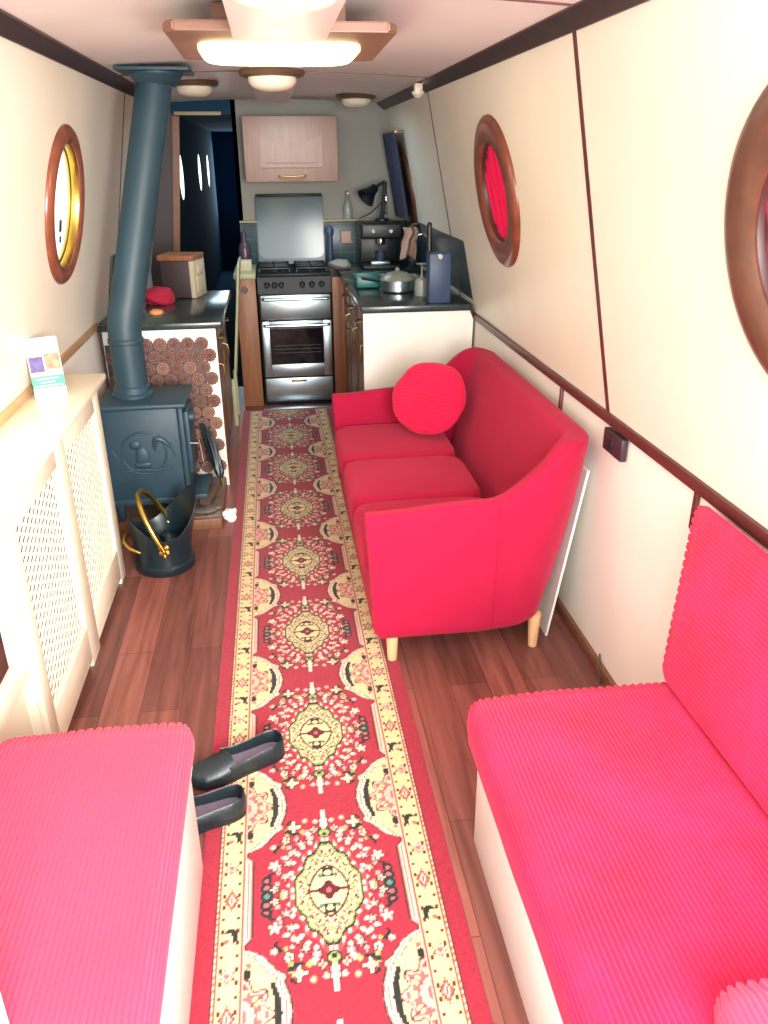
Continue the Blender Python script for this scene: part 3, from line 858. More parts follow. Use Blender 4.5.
b = B(); b.box((-.845, 1.98, .12), (-.80, 2.98, .70), .01)
for k in range(24): b.box((-.80, 2.0+k*.041, .14), (-.79, 2.02+k*.041, .69), .004)
tag(b.build('radiator', 'ash'), 'grey radiator behind the cream lattice grilles', 'radiator')
# mirrored cupboard by the seat
mc = thing('mirrored_cupboard', (-.82, 1.4, 0), 'cream low cupboard with mirrored door between the left bench and the radiator cover', 'cupboard')
b = B(); b.box((-.85, .9, 0), (-.745, 1.888, .80), .004); b.build('body', 'creampaint', mc)
b = B(); b.box((-.745, .95, .325), (-.722, 1.887, .395), .004); b.box((-.745, .95, .74), (-.722, 1.887, .79), .004); b.box((-.745, 1.853, .3955), (-.722, 1.887, .7395), .004); b.box((-.745, .95, .3955), (-.722, 1.0, .7395), .004)
dd = b.build('door', 'creampaint', mc)
b = B(); b.box((-.7448, .99, .3952), (-.735, 1.860, .7398), 0); b.build('mirror_pane', 'mirror', dd)

# brochure stand on the cover
bs = thing('leaflet_stand', (-.790, 2.80, .852), 'white leaflet with two small photos and a teal block standing on the cream radiator cover', 'leaflet')
ang = math.radians(24); cw, ch = .105, .20
mxb = Matrix.Translation((-.790, 2.80, .852)) @ Matrix.Rotation(ang, 4, 'Z') @ Matrix.Rotation(math.radians(-10), 4, 'X')
b = B(); b.box((-cw/2, -.0012, 0), (cw/2, .0012, ch), .0005, mx=mxb); b.box((-cw/2, -.004, .0), (cw/2, .045, .003), .001, mx=Matrix.Translation((-.790, 2.80, .852)) @ Matrix.Rotation(ang, 4, 'Z')); b.build('card', 'paper', bs)
b = B(); b.box((-cw/2, -.0022, .03), (cw/2, -.0013, .072), 0, mx=mxb); gp = b.build('teal_block', 'green', bs)
b = B()
for k, (a_, c_) in enumerate(((-.04, .035), (-.025, .02), (-.045, .045))): b.box((a_, -.0028, .060-.012*k), (c_, -.0022, .064-.012*k), 0, mx=mxb)
b.build('print_lines', 'ink', gp)
b = B(); b.box((-.05, -.0022, .085), (-.004, -.0013, .138), 0, mx=mxb); b.build('photo_print', 'purple', bs)
b = B(); b.box((.001, -.0022, .092), (.05, -.0013, .145), 0, mx=mxb); b.build('photo_print', 'orange', bs)
b = B(); b.box((-.042, -.0022, .158), (.04, -.0013, .166), 0, mx=mxb); b.build('title_strip', 'ink', bs)

# ------------------------------------------------------------------ stove, flue, hearth
hz = .058
b = B(); b.box((-.855, 3.47, 0), (-.318, 4.005, hz-.006), .003)
he = b.build('hearth', 'cupwood'); tag(he, 'low tiled hearth slab with wooden front edge under the stove', 'hearth')
b = B(); b.box((-.855, 3.492, hz-.006), (-.325, 4.005, hz), .001); b.build('hearth_tiles', 'hearth', he)
world = None
st = thing('wood_stove', (-.63, 3.62, hz), 'black cast-iron wood stove with relief side panel standing on the hearth', 'stove')
SX0, SX1, SYa, SYb, SZ0, SZ1 = -.80, -.465, 3.47, 3.76, .165, .60
b = B(); b.box((SX0, SYa, SZ0), (SX1, SYb, SZ1), .010, 2); b.box((SX0-.006, SYa-.008, SZ0-.02), (SX1+.03, SYb+.008, SZ0+.012), .006)
b.build('firebox', 'iron', st)
b = B(); b.box((SX0-.01, SYa-.028, SZ1), (SX1+.045, SYb+.022, SZ1+.024), .010, 3); b.build('top_plate', 'iron', st)
# side relief: raised border, oval ring, curled tail and branch
b = B(); fy = SYa
cx_, cz_ = (SX0+SX1)/2+.005, .395
b.tube([(cx_+.098*math.cos(a), fy-.001, cz_+.098*math.sin(a)) for a in [2*PI*k/48 for k in range(49)]], .005, 8, caps=False)
b.tube([(cx_+.06-.03*math.cos(a)*(1+.3*a)+.02, fy-.001, cz_+.01+.055*math.sin(a*1.2)) for a in [k*.12 for k in range(22)]], .011, 8, rr=[.004+.011*math.sin(PI*k/21) for k in range(22)])
b.sphere((cx_-.01, fy, cz_-.018), .05, (.62, .2, .95)); b.sphere((cx_-.035, fy, cz_+.04), .026, (1, .35, .8)); b.sphere((cx_-.012, fy, cz_-.055), .03, (1.3, .3, .6))
b.tube([(cx_-.10, fy-.001, cz_-.085), (cx_-.03, fy-.001, cz_-.078), (cx_+.05, fy-.001, cz_-.083), (cx_+.11, fy-.001, cz_-.07)], .006, 8)
b.tube([(cx_-.14, fy-.001, cz_+.02), (cx_-.11, fy-.001, cz_-.03), (cx_-.125, fy-.001, cz_-.07)], .004, 8)
b.tube([(cx_+.12, fy-.001, cz_+.04), (cx_+.135, fy-.001, cz_-.02)], .004, 8)
b.build('side_relief', 'iron', st)
b = B(); b.box((SX1, SYa+.01, SZ0+.02), (SX1+.022, SYb-.01, SZ1-.004), .006); b.box((SX1+.02, SYa+.03, SZ0+.11), (SX1+.045, SYb-.03, SZ1-.03), .010)
dr = b.build('stove_door', 'iron', st)
b = B(); b.cyl((SX1+.04, SYa+.035, .42), (SX1+.085, SYa+.03, .42), .006); b.tube([(SX1+.08, SYa+.03, .44), (SX1+.085, SYa+.03, .40), (SX1+.09, SYa+.03, .33)], .007, 10); b.build('handle', 'chrome', dr)
b = B(); b.cyl((SX1+.035, SYa+.07, .535), (SX1+.065, SYa+.07, .535), .025, .022, 24, .003); b.build('air_knob', 'iron', dr)
b = B(); b.box((SX1+.015, SYa+.01, SZ0-.012), (SX1+.095, SYb-.01, SZ0+.012), .006); b.build('ash_lip', 'iron', st)
for x in (SX0+.03, SX1-.02):
    for y in (SYa+.03, SYb-.03):
        b = B(); b.cyl((x, y, hz), (x, y, SZ0-.016), .014, .022, 14); b.build('leg', 'iron', st)
fl = thing('flue_pipe', (-.668, 3.62, SZ1+.024), 'tall black flue pipe bending from the stove top up to the ceiling', 'flue')
px, py = -.668, 3.622
b = B()
pa = [(px, py, SZ1+.026), (px, py, .75), (px, py, .87), (px+.002, py+.002, .93), (px+.012, py+.010, .985), (px+.028, py+.022, 1.04)]
top = Vector((-.437, 3.83, 1.93)); st_ = Vector(pa[-1])
for k in range(1, 13): pa.append(tuple(st_.lerp(top, k/12)))
b.tube(pa, .072, 40)
b.build('pipe', 'pipe', fl, 50)
b = B(); b.lathe([(.0725, .0), (.092, .0), (.092, .012), (.082, .02), (.08, .045), (.0725, .05)], Matrix.Translation((px, py, SZ1+.0245)), 40, closed=True); b.build('collar', 'iron', fl)
b = B(); b.lathe([(.0715, 0), (.077, .004), (.077, .02), (.0715, .024)], Matrix.Translation((px, py, .86)), 40, closed=True); b.build('joint_ring', 'pipe', fl)
b = B()
b.box((-.585, 3.69, 1.925), (-.29, 3.97, 1.9385), .003); b.lathe([(.074, -.05), (.085, -.045), (.11, -.01), (.11, .0)], Matrix.Translation((-.437, 3.83, 1.928)), 40); b.build('ceiling_flange', 'pipe', fl)

# scuttle
sx, sy = -.54, 3.135
cs = thing('coal_scuttle', (sx, sy, 0), 'black coal scuttle bucket with brass handle in front of the stove', 'scuttle')
def lip(k, r, z, a):
    w = max(0, math.cos(a-.45))**1.3; w2 = max(0, math.cos(a-.45+PI))**1.6
    f = max(0, (z-.10)/.19)
    return r+f*(.028*w+.004*w2), z+f*(.045*w-.03*w2)-f*.125*abs(math.sin(a-.45))**1.5
prof = [(.0, 0), (.120, 0), (.126, .008), (.126, .034), (.117, .042), (.117, .06), (.119, .10), (.122, .16), (.126, .21), (.129, .255), (.132, .290), (.128, .293), (.123, .255), (.12, .21), (.116, .16), (.112, .10), (.110, .05), (0, .045)]
b = B(); b.lathe(prof, Matrix.Translation((sx, sy, 0)), 64, fr=lip); b.build('bucket', 'bucket', cs, 40)
b = B()
ax0 = Vector((sx+.022, sy-.137, .135)); ax1 = Vector((sx+.022, sy+.137, .135)); cm = (ax0+ax1)/2
up = Vector((-.42, 0, .91)).normalized()
b.tube([cm+Vector((0, -1, 0))*.14*math.cos(PI*k/28)+up*.225*math.sin(PI*k/28)**.9 for k in range(29)], .0105, 12)
b.build('handle', 'brass', cs)
for s_ in (-1, 1):
    b = B()
    c0 = Vector((sx+.022, sy+s_*.124, .130))
    for k in range(4):
        a = PI/4+PI/2*k; b.sphere(c0+Vector((.016*math.cos(a), s_*.004, .016*math.sin(a))), .013, (1, .6, 1), 14)
    b.sphere(c0+Vector((0, s_*.012, 0)), .011, (1, 1, 1), 14); b.sphere(c0+Vector((0, s_*.004, -.030)), .009, (.8, .6, 1.3), 12); b.build('handle_mount', 'brass', cs)
b = B(); b.tube([(sx-.118, sy-.02, .165), (sx-.140, sy-.05, .172), (sx-.140, sy-.085, .16), (sx-.118, sy-.108, .14), (sx-.075, sy-.118, .12)], .007, 10, rr=[.008, .009, .009, .007, .006]); b.build('tilt_handle', 'brass', cs)
for k in range(5):
    b = B(); t = bmesh.new(); bmesh.ops.create_icosphere(t, subdivisions=2, radius=.038)
    for v in t.verts: v.co *= 1+.35*noise.noise(v.co*30+Vector((k, 0, 0)))
    a = k*2*PI/5; b.add(t, Matrix.Translation((sx+.055*math.cos(a), sy+.055*math.sin(a), .092)))
    tag(b.build('coal_lump', 'bucket'), 'black coal lump lying inside the scuttle bucket', 'coal', 'coal in the scuttle')
# bits on the hearth
for k, (p, q, r, lb) in enumerate((((-.40, 3.60, .086), (-.36, 3.78, .088), .026, 'split log lying on the hearth right of the stove, nearest the runner'),
                                   ((-.40, 3.80, .079), (-.40, 3.97, .079), .02, 'thin log at the back of the hearth beside the rosette panel'))):
    b = B(); b.cyl(p, q, r, r*.85, 10); tag(b.build('log', 'logbark', None, 60), lb, 'log', 'logs on the hearth')
b = B()
def glove(u, v):
    a = 2*PI*v
    px_ = [(-.415, 3.955, .37), (-.395, 3.94, .33), (-.370, 3.91, .26), (-.350, 3.88, .19), (-.338, 3.86, .13), (-.334, 3.85, .10)]
    g = u*(len(px_)-1); i = min(int(g), len(px_)-2); t_ = g-i
    c = Vector(px_[i]).lerp(Vector(px_[i+1]), t_)
    r = .024*math.sin(PI*min(.98, max(.02, u)))**.5*(1+.25*math.sin(5*a+u*8))
    return c+Vector((r*math.cos(a), .6*r*math.sin(a), .25*r*math.cos(a)))
b.grid(glove, 24, 24, closev=True)
t = thing('fire_tongs', (-.36, 3.86, hz), 'black fire tool leaning on the rosette panel beside the stove', 'fire tool')
b.build('tool_head', 'bucket', t, 60)
b = B(); b.tube([(-.334, 3.85, .11), (-.331, 3.84, .085), (-.331, 3.835, hz+.009)], .008, 8); b.build('tool_tip', 'brassdull', t)
b = B(); t = bmesh.new(); bmesh.ops.create_icosphere(t, subdivisions=3, radius=.036)
for v in t.verts: v.co = v.co*(1+.7*noise.noise(v.co*45)); v.co.z *= .8
b.add(t, Matrix.Translation((-.278, 3.56, .031)))
tag(b.build('crumpled_tissue', 'paper', None, 20), 'crumpled white tissue on the floor by the hearth corner', 'tissue')
b = B(); b.sphere((-.40, 3.55, hz+.010), .06, (1, .7, .17)); b.sphere((-.36, 3.58, hz+.008), .04, (1, .7, .2)); tag(b.build('ash_pile', 'ash'), 'small grey ash heap on the hearth tiles', 'ash', kind='stuff')

# ------------------------------------------------------------------ left galley cupboard
lc = thing('base_cupboard', (-.63, 4.5, 0), 'left galley cupboard with brown wooden rosette end panel and dark worktop', 'cupboard')
GX, GY0, GY1 = -.318, 4.02, 5.02
b = B(); b.box((-.85, GY0+.02, .0), (GX-.02, GY1, .835), .003); b.build('carcass', 'cupwood', lc)
b = B(); b.box((-.85, GY0, 0), (GX+.012, GY0+.02, .835), .002); b.build('end_panel', 'white', lc)
b = B(); b.box((-.868, GY0-.012, .835), (GX+.045, GY1+.02, .868), .005); b.build('worktop', 'worktop', lc)
rr = .0335; rowh = rr*1.76
def rosette(i):
    rnd = random.Random(i); b = B(); vc = []
    c1 = np.array(lin(rnd.choice(((142, 108, 96), (128, 98, 92), (154, 118, 102), (132, 94, 86))))[:3])
    seg = 36; ringp = None; ph_ = rnd.random()*6
    for f, h in ((.04, .016), (.16, .019), (.26, .013), (.36, .017), (.50, .018), (.60, .011), (.70, .015), (.86, .014), (.97, .008), (1.0, .002), (1.0, .0)):
        ring = []; npet = 7 if f < .4 else 11
        for k in range(seg):
            a_ = 2*PI*k/seg; pm = math.cos(npet*a_+ph_+f*9)
            hh = h*(1+.22*pm) if f < .95 else h
            q = f*rr*(1+.05*pm*(f > .6))
            ring.append(b.bm.verts.new((q*math.cos(a_), -hh-.001, q*math.sin(a_))))
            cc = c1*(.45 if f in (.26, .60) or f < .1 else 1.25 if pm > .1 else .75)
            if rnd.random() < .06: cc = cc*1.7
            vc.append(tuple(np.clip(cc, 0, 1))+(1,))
        if ringp:
            for k in range(seg): b.bm.faces.new((ringp[k], ringp[(k+1) % seg], ring[(k+1) % seg], ring[k]))
        else: b.bm.faces.new(ring)
        ringp = ring
    me = bpy.data.meshes.new('wood_rosette'); bmesh.ops.recalc_face_normals(b.bm, faces=b.bm.faces); b.bm.to_mesh(me); b.bm.free()
    for f_ in me.polygons: f_.use_smooth = True
    at = me.color_attributes.new('weave', 'FLOAT_COLOR', 'POINT'); at.data.foreach_set('color', np.array(vc, np.float32).ravel())
    me.materials.append(M['cork']); return me
b = B(); b.box((-.845, GY0-.006, .115), (-.372, GY0, .77), .002); b.build('rosette_backing', 'brownwall', lc)
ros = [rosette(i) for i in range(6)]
z = .115; row = 0
while z < .79:
    x = -.815+(row % 2)*rr
    while x < -.345:
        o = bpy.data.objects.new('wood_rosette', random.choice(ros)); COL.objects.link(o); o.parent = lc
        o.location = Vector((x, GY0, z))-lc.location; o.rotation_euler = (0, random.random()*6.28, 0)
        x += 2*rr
    z += rowh; row += 1
def front(b_name, y0, y1, z0, z1, par, x=GX, sgn=1, knob=True, kx=None):
    b = B(); b.box((x-.02*sgn, y0, z0), (x, y1, z1), .003); b.box((x, y0+.05, z0+.05 if z1-z0 > .25 else z0+.03), (x+.006*sgn, y1-.05, z1-.05 if z1-z0 > .25 else z1-.03), .003)
    d = b.build(b_name, 'cupwood', par)
    b = B(); zm = z1-.06 if z1-z0 > .25 else (z0+z1)/2; ym = (y0+y1)/2 if z1-z0 < .25 else y0+.07
    if z1-z0 > .25: pts_ = [(x, ym, zm-.05), (x+.028*sgn, ym, zm-.04), (x+.032*sgn, ym, zm), (x+.028*sgn, ym, zm+.04), (x, ym, zm+.05)]
    else: pts_ = [(x, ym-.05, zm), (x+.028*sgn, ym-.04, zm), (x+.032*sgn, ym, zm-.008), (x+.028*sgn, ym+.04, zm), (x, ym+.05, zm)]
    b.tube(pts_, .0045, 8); b.build('handle', 'brassdull', d)
for k in range(2):
    y0 = GY0+.03+k*.485
    front('drawer', y0, y0+.475, .66, .825, lc); front('door', y0, y0+.475, .08, .65, lc)
# bread bin, red cloth, bun
bb = thing('bread_bin', (-.50, 4.88, .868), 'small wooden bread bin with cream side on the left worktop', 'bread bin')
mr = Matrix.Translation((-.525, 4.88, .868)) @ Matrix.Rotation(math.radians(-14), 4, 'Z')
b = B(); b.box((-.10, -.09, 0), (.072, .09, .205), .006, mx=mr); b.build('bin_front', 'brownwall', bb)
b = B(); b.box((-.11, -.10, .205), (.10, .10, .235), .005, mx=mr); b.build('bin_lid', 'orangewood', bb)
b = B(); b.box((.072, -.10, 0), (.098, .10, .205), .004, mx=mr); b.box((.098, -.07, .03), (.106, .07, .12), .004, mx=mr); b.box((.098, -.04, .13), (.108, .07, .175), .004, mx=mr); b.build('side_panel', 'cardcream', bb)
b = B(); t = bmesh.new(); bmesh.ops.create_icosphere(t, subdivisions=4, radius=.09)
for v in t.verts:
    v.co *= 1+.25*noise.noise(v.co*16); v.co.z = max(-.035, v.co.z*.62)
b.add(t, Matrix.Translation((-.635, 4.62, .903))); tag(b.build('folded_cloth', 'redcloth', None, 70), 'dark red cloth heaped on the left worktop behind the flue pipe', 'cloth')
b = B(); b.lathe([(.010, .008), (.012, .016), (.022, .024), (.034, .018), (.037, .008), (.03, .0), (.015, .0)], Matrix.Translation((-.615, 4.27, .868)), 28, closed=True)
tag(b.build('ring_doughnut', 'bun', None, 60), 'small orange glazed ring lying on the left worktop beside the flue pipe', 'doughnut')
o = B(); o.prism([(LX0+.006, .872), (LX0+.018, .872), (LX0+.018+.050, 1.15), (LX0+.006+.050, 1.15)], lambda u, v, w: (u, w, v), 4.36, 4.96)
struct(o.build('trim_15', 'tileside'), 'dark tiled splashback on the hull side above the left worktop')
# pale board standing on edge by the left cupboard
b = B(); b.prism([(-.298, .30), (-.285, .30), (-.205, 1.03), (-.218, 1.03)], lambda u, v, w: (u, w, v), 5.04, 5.34, .002)
b.box((-.315, 5.06, 0), (-.29, 5.08, .31), .002); b.box((-.315, 5.30, 0), (-.29, 5.32, .31), .002)
tag(b.build('folded_table', 'greenboard'), 'pale green folded board standing upright between left cupboard and cooker', 'board')

# ------------------------------------------------------------------ cooker
KX0, KX1, KY0, KY1 = -.118, .374, 5.5, 6.0
ck = thing('cooker', (.128, 5.75, 0), 'stainless steel gas cooker with raised glass lid at the end of the galley', 'cooker')
b = B(); b.box((KX0, KY0+.02, .02), (KX1, KY1, .875), .004); b.box((KX0, KY0+.012, .004), (KX1, KY1-.02, .03), .002); b.build('body', 'enamel', ck)
b = B(); b.box((KX0, KY0+.005, .875), (KX1, KY1, .90), .006); b.build('hob', 'enamel', ck)
b = B(); b.prism([(KY0-.004, .770), (KY0+.022, .770), (KY0+.03, .885), (KY0+.012, .885)], lambda u, v, w: (w, u, v), KX0, KX1, .003); cp_ = b.build('control_panel', 'enamel', ck)
for x in (-.065, -.015, .03, .17, .235, .30):
    b = B(); b.cyl((x+.01, KY0+.006, .826), (x+.01, KY0-.022, .822), .021, .017, 20, .003); b.box((x+.007, KY0-.027, .808), (x+.013, KY0-.018, .838), .001); b.build('knob', 'black', ck)
b = B(); b.box((KX0+.012, KY0-.012, .598), (KX1-.008, KY0+.02, .762), .006); gd = b.build('grill_door', 'steel', ck)
b = B(); b.tube([(KX0+.03, KY0-.012, .735), (KX0+.04, KY0-.04, .737), (.13, KY0-.05, .737), (KX1-.035, KY0-.04, .737), (KX1-.025, KY0-.012, .735)], .011, 12); b.build('handle', 'steel', gd)
b = B()
ox0, ox1, oz0, oz1 = KX0+.012, KX1-.008, .205, .588
wx0, wx1, wz0, wz1 = -.055, .308, .292, .535
b.box((ox0, KY0-.012, oz0), (wx0, KY0+.02, oz1), .003); b.box((wx1, KY0-.012, oz0), (ox1, KY0+.02, oz1), .003)
b.box((wx0-.002, KY0-.012, oz0), (wx1+.002, KY0+.02, wz0), .003); b.box((wx0-.002, KY0-.012, wz1), (wx1+.002, KY0+.02, oz1), .003)
od = b.build('oven_door', 'steel', ck)
b = B(); b.box((wx0-.004, KY0-.006, wz0-.004), (wx1+.004, KY0+.004, wz1+.004), 0); b.build('oven_window', 'darkglass', od)
b = B()
for z_ in (.37, .395, .42): b.box((-.03, KY0-.0075, z_), (.29, KY0-.006, z_+.003), 0)
b.build('oven_shelf', 'wire', od)
b = B(); b.tube([(KX0+.03, KY0-.012, .560), (KX0+.04, KY0-.04, .562), (.13, KY0-.05, .562), (KX1-.035, KY0-.04, .562), (KX1-.025, KY0-.012, .560)], .011, 12); b.build('handle', 'steel', od)
b = B(); b.box((KX0+.012, KY0-.010, .028), (KX1-.008, KY0+.02, .195), .005); wd_ = b.build('drawer', 'steel', ck)
b = B(); b.box((.075, KY0-.018, .168), (.18, KY0-.008, .182), .002); b.build('handle', 'brassdull', wd_)
for (x, y) in ((.0, 5.63), (.25, 5.63), (.0, 5.85), (.25, 5.85)):
    b = B(); b.cyl((x, y, .90), (x, y, .912), .045, .04, 20); b.cyl((x, y, .912), (x, y, .918), .03, .03, 20); b.build('burner', 'black', ck)
for x in (.0, .25):
    b = B()
    for yy in (5.56, 5.70, 5.78, 5.92): b.box((x-.105, yy-.004, .918), (x+.105, yy+.004, .93), .002)
    for xx in (-.1, 0, .1): b.box((x+xx-.004, 5.55, .918), (x+xx+.004, 5.93, .93), .002)
    for xx in (-.1, .1):
        for yy in (5.56, 5.92): b.box((x+xx-.005, yy-.005, .899), (x+xx+.005, yy+.005, .92), .001)
    b.build('pan_support', 'black', ck)
b = B(); b.prism([(KX0+.012, .905), (KX1-.005, .905), (KX1-.003, 1.35), (KX1-.015, 1.366), (KX0+.024, 1.366), (KX0+.012, 1.35)], lambda u, v, w: (u, w+.10*(v-.905), v), KY1-.028, KY1-.018, .001); ld = b.build('glass_lid', 'lidglass', ck)
b = B(); b.box((KX0+.018, KY1+.012, 1.352), (KX1-.01, KY1+.036, 1.372), .003); b.build('lid_trim', 'enamel', ld)
b = B()
rp = []
for cx2, cz2, a0 in ((KX1-.06, 1.29, 0), (KX0+.07, 1.29, PI/2), (KX0+.07, .995, PI), (KX1-.06, .995, 1.5*PI)):
    for k in range(6): a = a0+PI/2*k/5; rp.append((cx2+.05*math.cos(a), cz2+.05*math.sin(a)))
b.prism(rp, lambda u, v, w: (u, w+.10*(v-.905), v), KY1-.0295, KY1-.0285); b.build('clear_panel', 'lidclear', ld)
# steel floor strip below the cooker
b = B(); b.box((-.13, 5.39, 0), (.38, 5.45, .006), .002); struct(b.build('trim_16', 'steel'), 'metal strip on the floor in front of the cooker')
# pine end panel left of the cooker with small worktop
pe = thing('end_cupboard', (-.2, 5.75, 0), 'narrow pine end unit standing left of the cooker', 'cupboard')
b = B(); b.box((-.262, 5.50, 0), (-.130, 6.03, .870), .003); b.build('body', 'orangewood', pe)
b = B(); b.box((-.270, 5.49, .870), (-.126, 6.03, .902), .003); b.build('worktop', 'greenboard', pe)
b = B(); b.cyl((-.205, 5.502, .80), (-.205, 5.494, .80), .024, .022, 24, .002); b.build('round_vent', 'ash', pe)
b = B(); b.lathe([(0, 0), (.04, 0), (.042, .01), (.042, .12), (.036, .15), (.016, .175), (.015, .20), (.018, .202), (.018, .23), (0, .232)], Matrix.Translation((-.195, 5.88, .902)), 28)
tag(b.build('bottle', 'plum', None, 40), 'plum coloured bottle on the pine end unit left of the cooker lid', 'bottle')
b = B(); b.box((-.238, 5.66, .902), (-.150, 5.73, .972), .003); tag(b.build('carton', 'cardcream'), 'small cream carton on the pine end unit in front of the plum bottle', 'carton')
b = B(); b.cyl((.40, 5.86, .902), (.40, 5.86, 1.12), .02, .02, 16); b.sphere((.40, 5.86, 1.13), .03, (1, .5, 1.4))
tag(b.build('wooden_brush', 'bluebox'), 'blue-grey brush standing right of the cooker lid', 'brush')
b = B(); t = bmesh.new(); bmesh.ops.create_icosphere(t, subdivisions=4, radius=.075)
for v in t.verts: v.co *= 1+.3*noise.noise(v.co*18); v.co.z = max(-.03, v.co.z*.45); v.co.x *= 1.05
b.add(t, Matrix.Translation((.455, 5.66, .932))); tag(b.build('dish_cloth', 'palecloth', None, 70), 'grey crumpled dish cloth on the worktop right of the hob', 'cloth')

# tiled splashback and ledge at the back
b = B(); b.box((-.222, YB-.012, .87), (1.0, YB, 1.185), .001); struct(b.build('trim_17', 'tile'), 'teal grey tiled splashback behind the cooker')
b = B(); b.box((-.222, YB-.05, 1.185), (1.0, YB, 1.198), .002); struct(b.build('trim_18', 'lintel'), 'pale ledge on top of the tiled splashback')
b = B(); b.prism([(RX0-.012, .905), (RX0-.004, .905), (RX0-.004-.065, 1.21), (RX0-.012-.065, 1.21)], lambda u, v, w: (u, w, v), 4.14, YB-.012)
struct(b.build('trim_19', 'tileside'), 'dark tiled splashback on the hull side of the sink')

# wall cupboard
wc = thing('wall_cupboard', (.157, 5.9, 1.455), 'pale wooden wall cupboard with arched panel door above the cooker', 'cupboard')
b = B(); b.box((-.148, 5.772, 1.455), (.462, YB-.002, 1.85), .004); b.build('body', 'cupcream', wc)
b = B(); b.box((-.150, 5.75, 1.455), (.464, 5.772, 1.85), .006); dr = b.build('door', 'cupcream', wc)
b = B()
ar = [(-.05, 1.54), (.365, 1.54), (.365, 1.735)]+[(.365-.415*k/14, 1.735-.045*math.sin(PI*k/14)) for k in range(1, 14)]+[(-.05, 1.735)]
b.prism(ar, lambda u, v, w: (u, w, v), 5.742, 5.752, .004); b.prism([(.157+(u-.157)*.8, 1.64+(v-1.64)*.72) for u, v in ar], lambda u, v, w: (u, w, v), 5.735, 5.744, .004); b.build('door_panel', 'cupcream', dr)
b = B(); b.tube([(.07, 5.75, 1.492), (.08, 5.728, 1.492), (.157, 5.722, 1.488), (.235, 5.728, 1.492), (.245, 5.75, 1.492)], .006, 10); b.build('handle', 'brassdull', dr)

# ------------------------------------------------------------------ right galley unit
rk = thing('sink_cupboard', (.73, 5.1, 0), 'right galley sink unit with white end panel behind the sofa', 'cupboard')
RY0 = 4.12; RXF = .462
b = B(); b.box((RXF+.02, RY0+.02, 0), (1.0, 6.03, .868), .003); b.build('carcass', 'cupwood', rk)
b = B(); b.prism([(RXF-.022, .0), (1.0, 0), (1.022, .82), (1.0, .868), (RXF-.022, .868)], lambda u, v, w: (u, w, v), RY0, RY0+.02, .001); b.build('end_panel', 'white', rk)
b = B(); SNK = (.54, .92, 4.92, 5.32)
for (x0, x1, y0, y1) in ((RXF-.03, 1.01, RY0-.012, SNK[2]), (RXF-.03, 1.01, SNK[3], 6.03), (RXF-.03, SNK[0], SNK[2], SNK[3]), (SNK[1], 1.01, SNK[2], SNK[3])): b.box((x0, y0, .868), (x1, y1, .90), .001)
b.build('worktop', 'worktop', rk)
b = B()
b.box((SNK[0]-.012, SNK[2]-.012, .9), (SNK[1]+.012, SNK[2]+.008, .904), .001); b.box((SNK[0]-.012, SNK[3]-.008, .9), (SNK[1]+.012, SNK[3]+.012, .904), .001)
b.box((SNK[0]-.012, SNK[2], .9), (SNK[0]+.008, SNK[3], .904), .001); b.box((SNK[1]-.008, SNK[2], .9), (SNK[1]+.012, SNK[3], .904), .001)
b.box((SNK[0], SNK[2], .75), (SNK[0]+.004, SNK[3], .902), 0); b.box((SNK[1]-.004, SNK[2], .75), (SNK[1], SNK[3], .902), 0); b.box((SNK[0], SNK[2], .75), (SNK[1], SNK[2]+.004, .902), 0); b.box((SNK[0], SNK[3]-.004, .75), (SNK[1], SNK[3], .902), 0); b.box((SNK[0], SNK[2], .745), (SNK[1], SNK[3], .75), 0)
b.build('sink', 'steel', rk)
b = B(); b.box((KX1+.006, 5.5, 0), (RXF-.022, 5.52, .868), .002); b.box((RXF-.022, 5.49, 0), (RXF, 5.52, .868), .002); b.build('filler_strip', 'orangewood', rk)
for k in range(3):
    y0 = RY0+.03+k*.45
    front('door', y0, y0+.44, .08, .70, rk, RXF, -1); front('drawer', y0, y0+.44, .71, .855, rk, RXF, -1)
tp = thing('tap', (.94, 5.0, .90), 'tall chrome swan-neck tap at the sink', 'tap')
b = B(); b.cyl((.945, 5.0, .90), (.945, 5.0, .93), .024, .018, 20); b.tube([(.945, 5.0, .925), (.945, 5.0, 1.12), (.94, 5.01, 1.155), (.915, 5.03, 1.17), (.885, 5.05, 1.16), (.87, 5.06, 1.13)], .009, 12); b.build('spout', 'chrome', tp)
b = B(); b.cyl((.945, 4.975, .945), (.945, 4.93, .965), .006); b.sphere((.945, 4.925, .967), .011); b.build('lever', 'chrome', tp)
# utensil holder
uh = thing('utensil_box', (.845, 4.22, .90), 'tall blue-grey box standing on the near edge of the sink worktop', 'box')
b = B(); b.box((.79, 4.16, .90), (.905, 4.26, 1.15), .008); b.build('box_body', 'bluebox', uh)
b = B(); b.cyl((.845, 4.158, 1.135), (.845, 4.150, 1.135), .014, .012, 16, .001); b.build('box_catch', 'chrome', uh)
b = B(); b.tube([(.812, 4.285, .903), (.812, 4.285, 1.0), (.812, 4.287, 1.2), (.812, 4.29, 1.28)], .013, 12, rr=[.016, .011, .016, .012]); b.sphere((.812, 4.29, 1.28), .0135)
tag(b.build('spatula', 'black'), 'black handled utensil standing behind the blue-grey box', 'utensil')
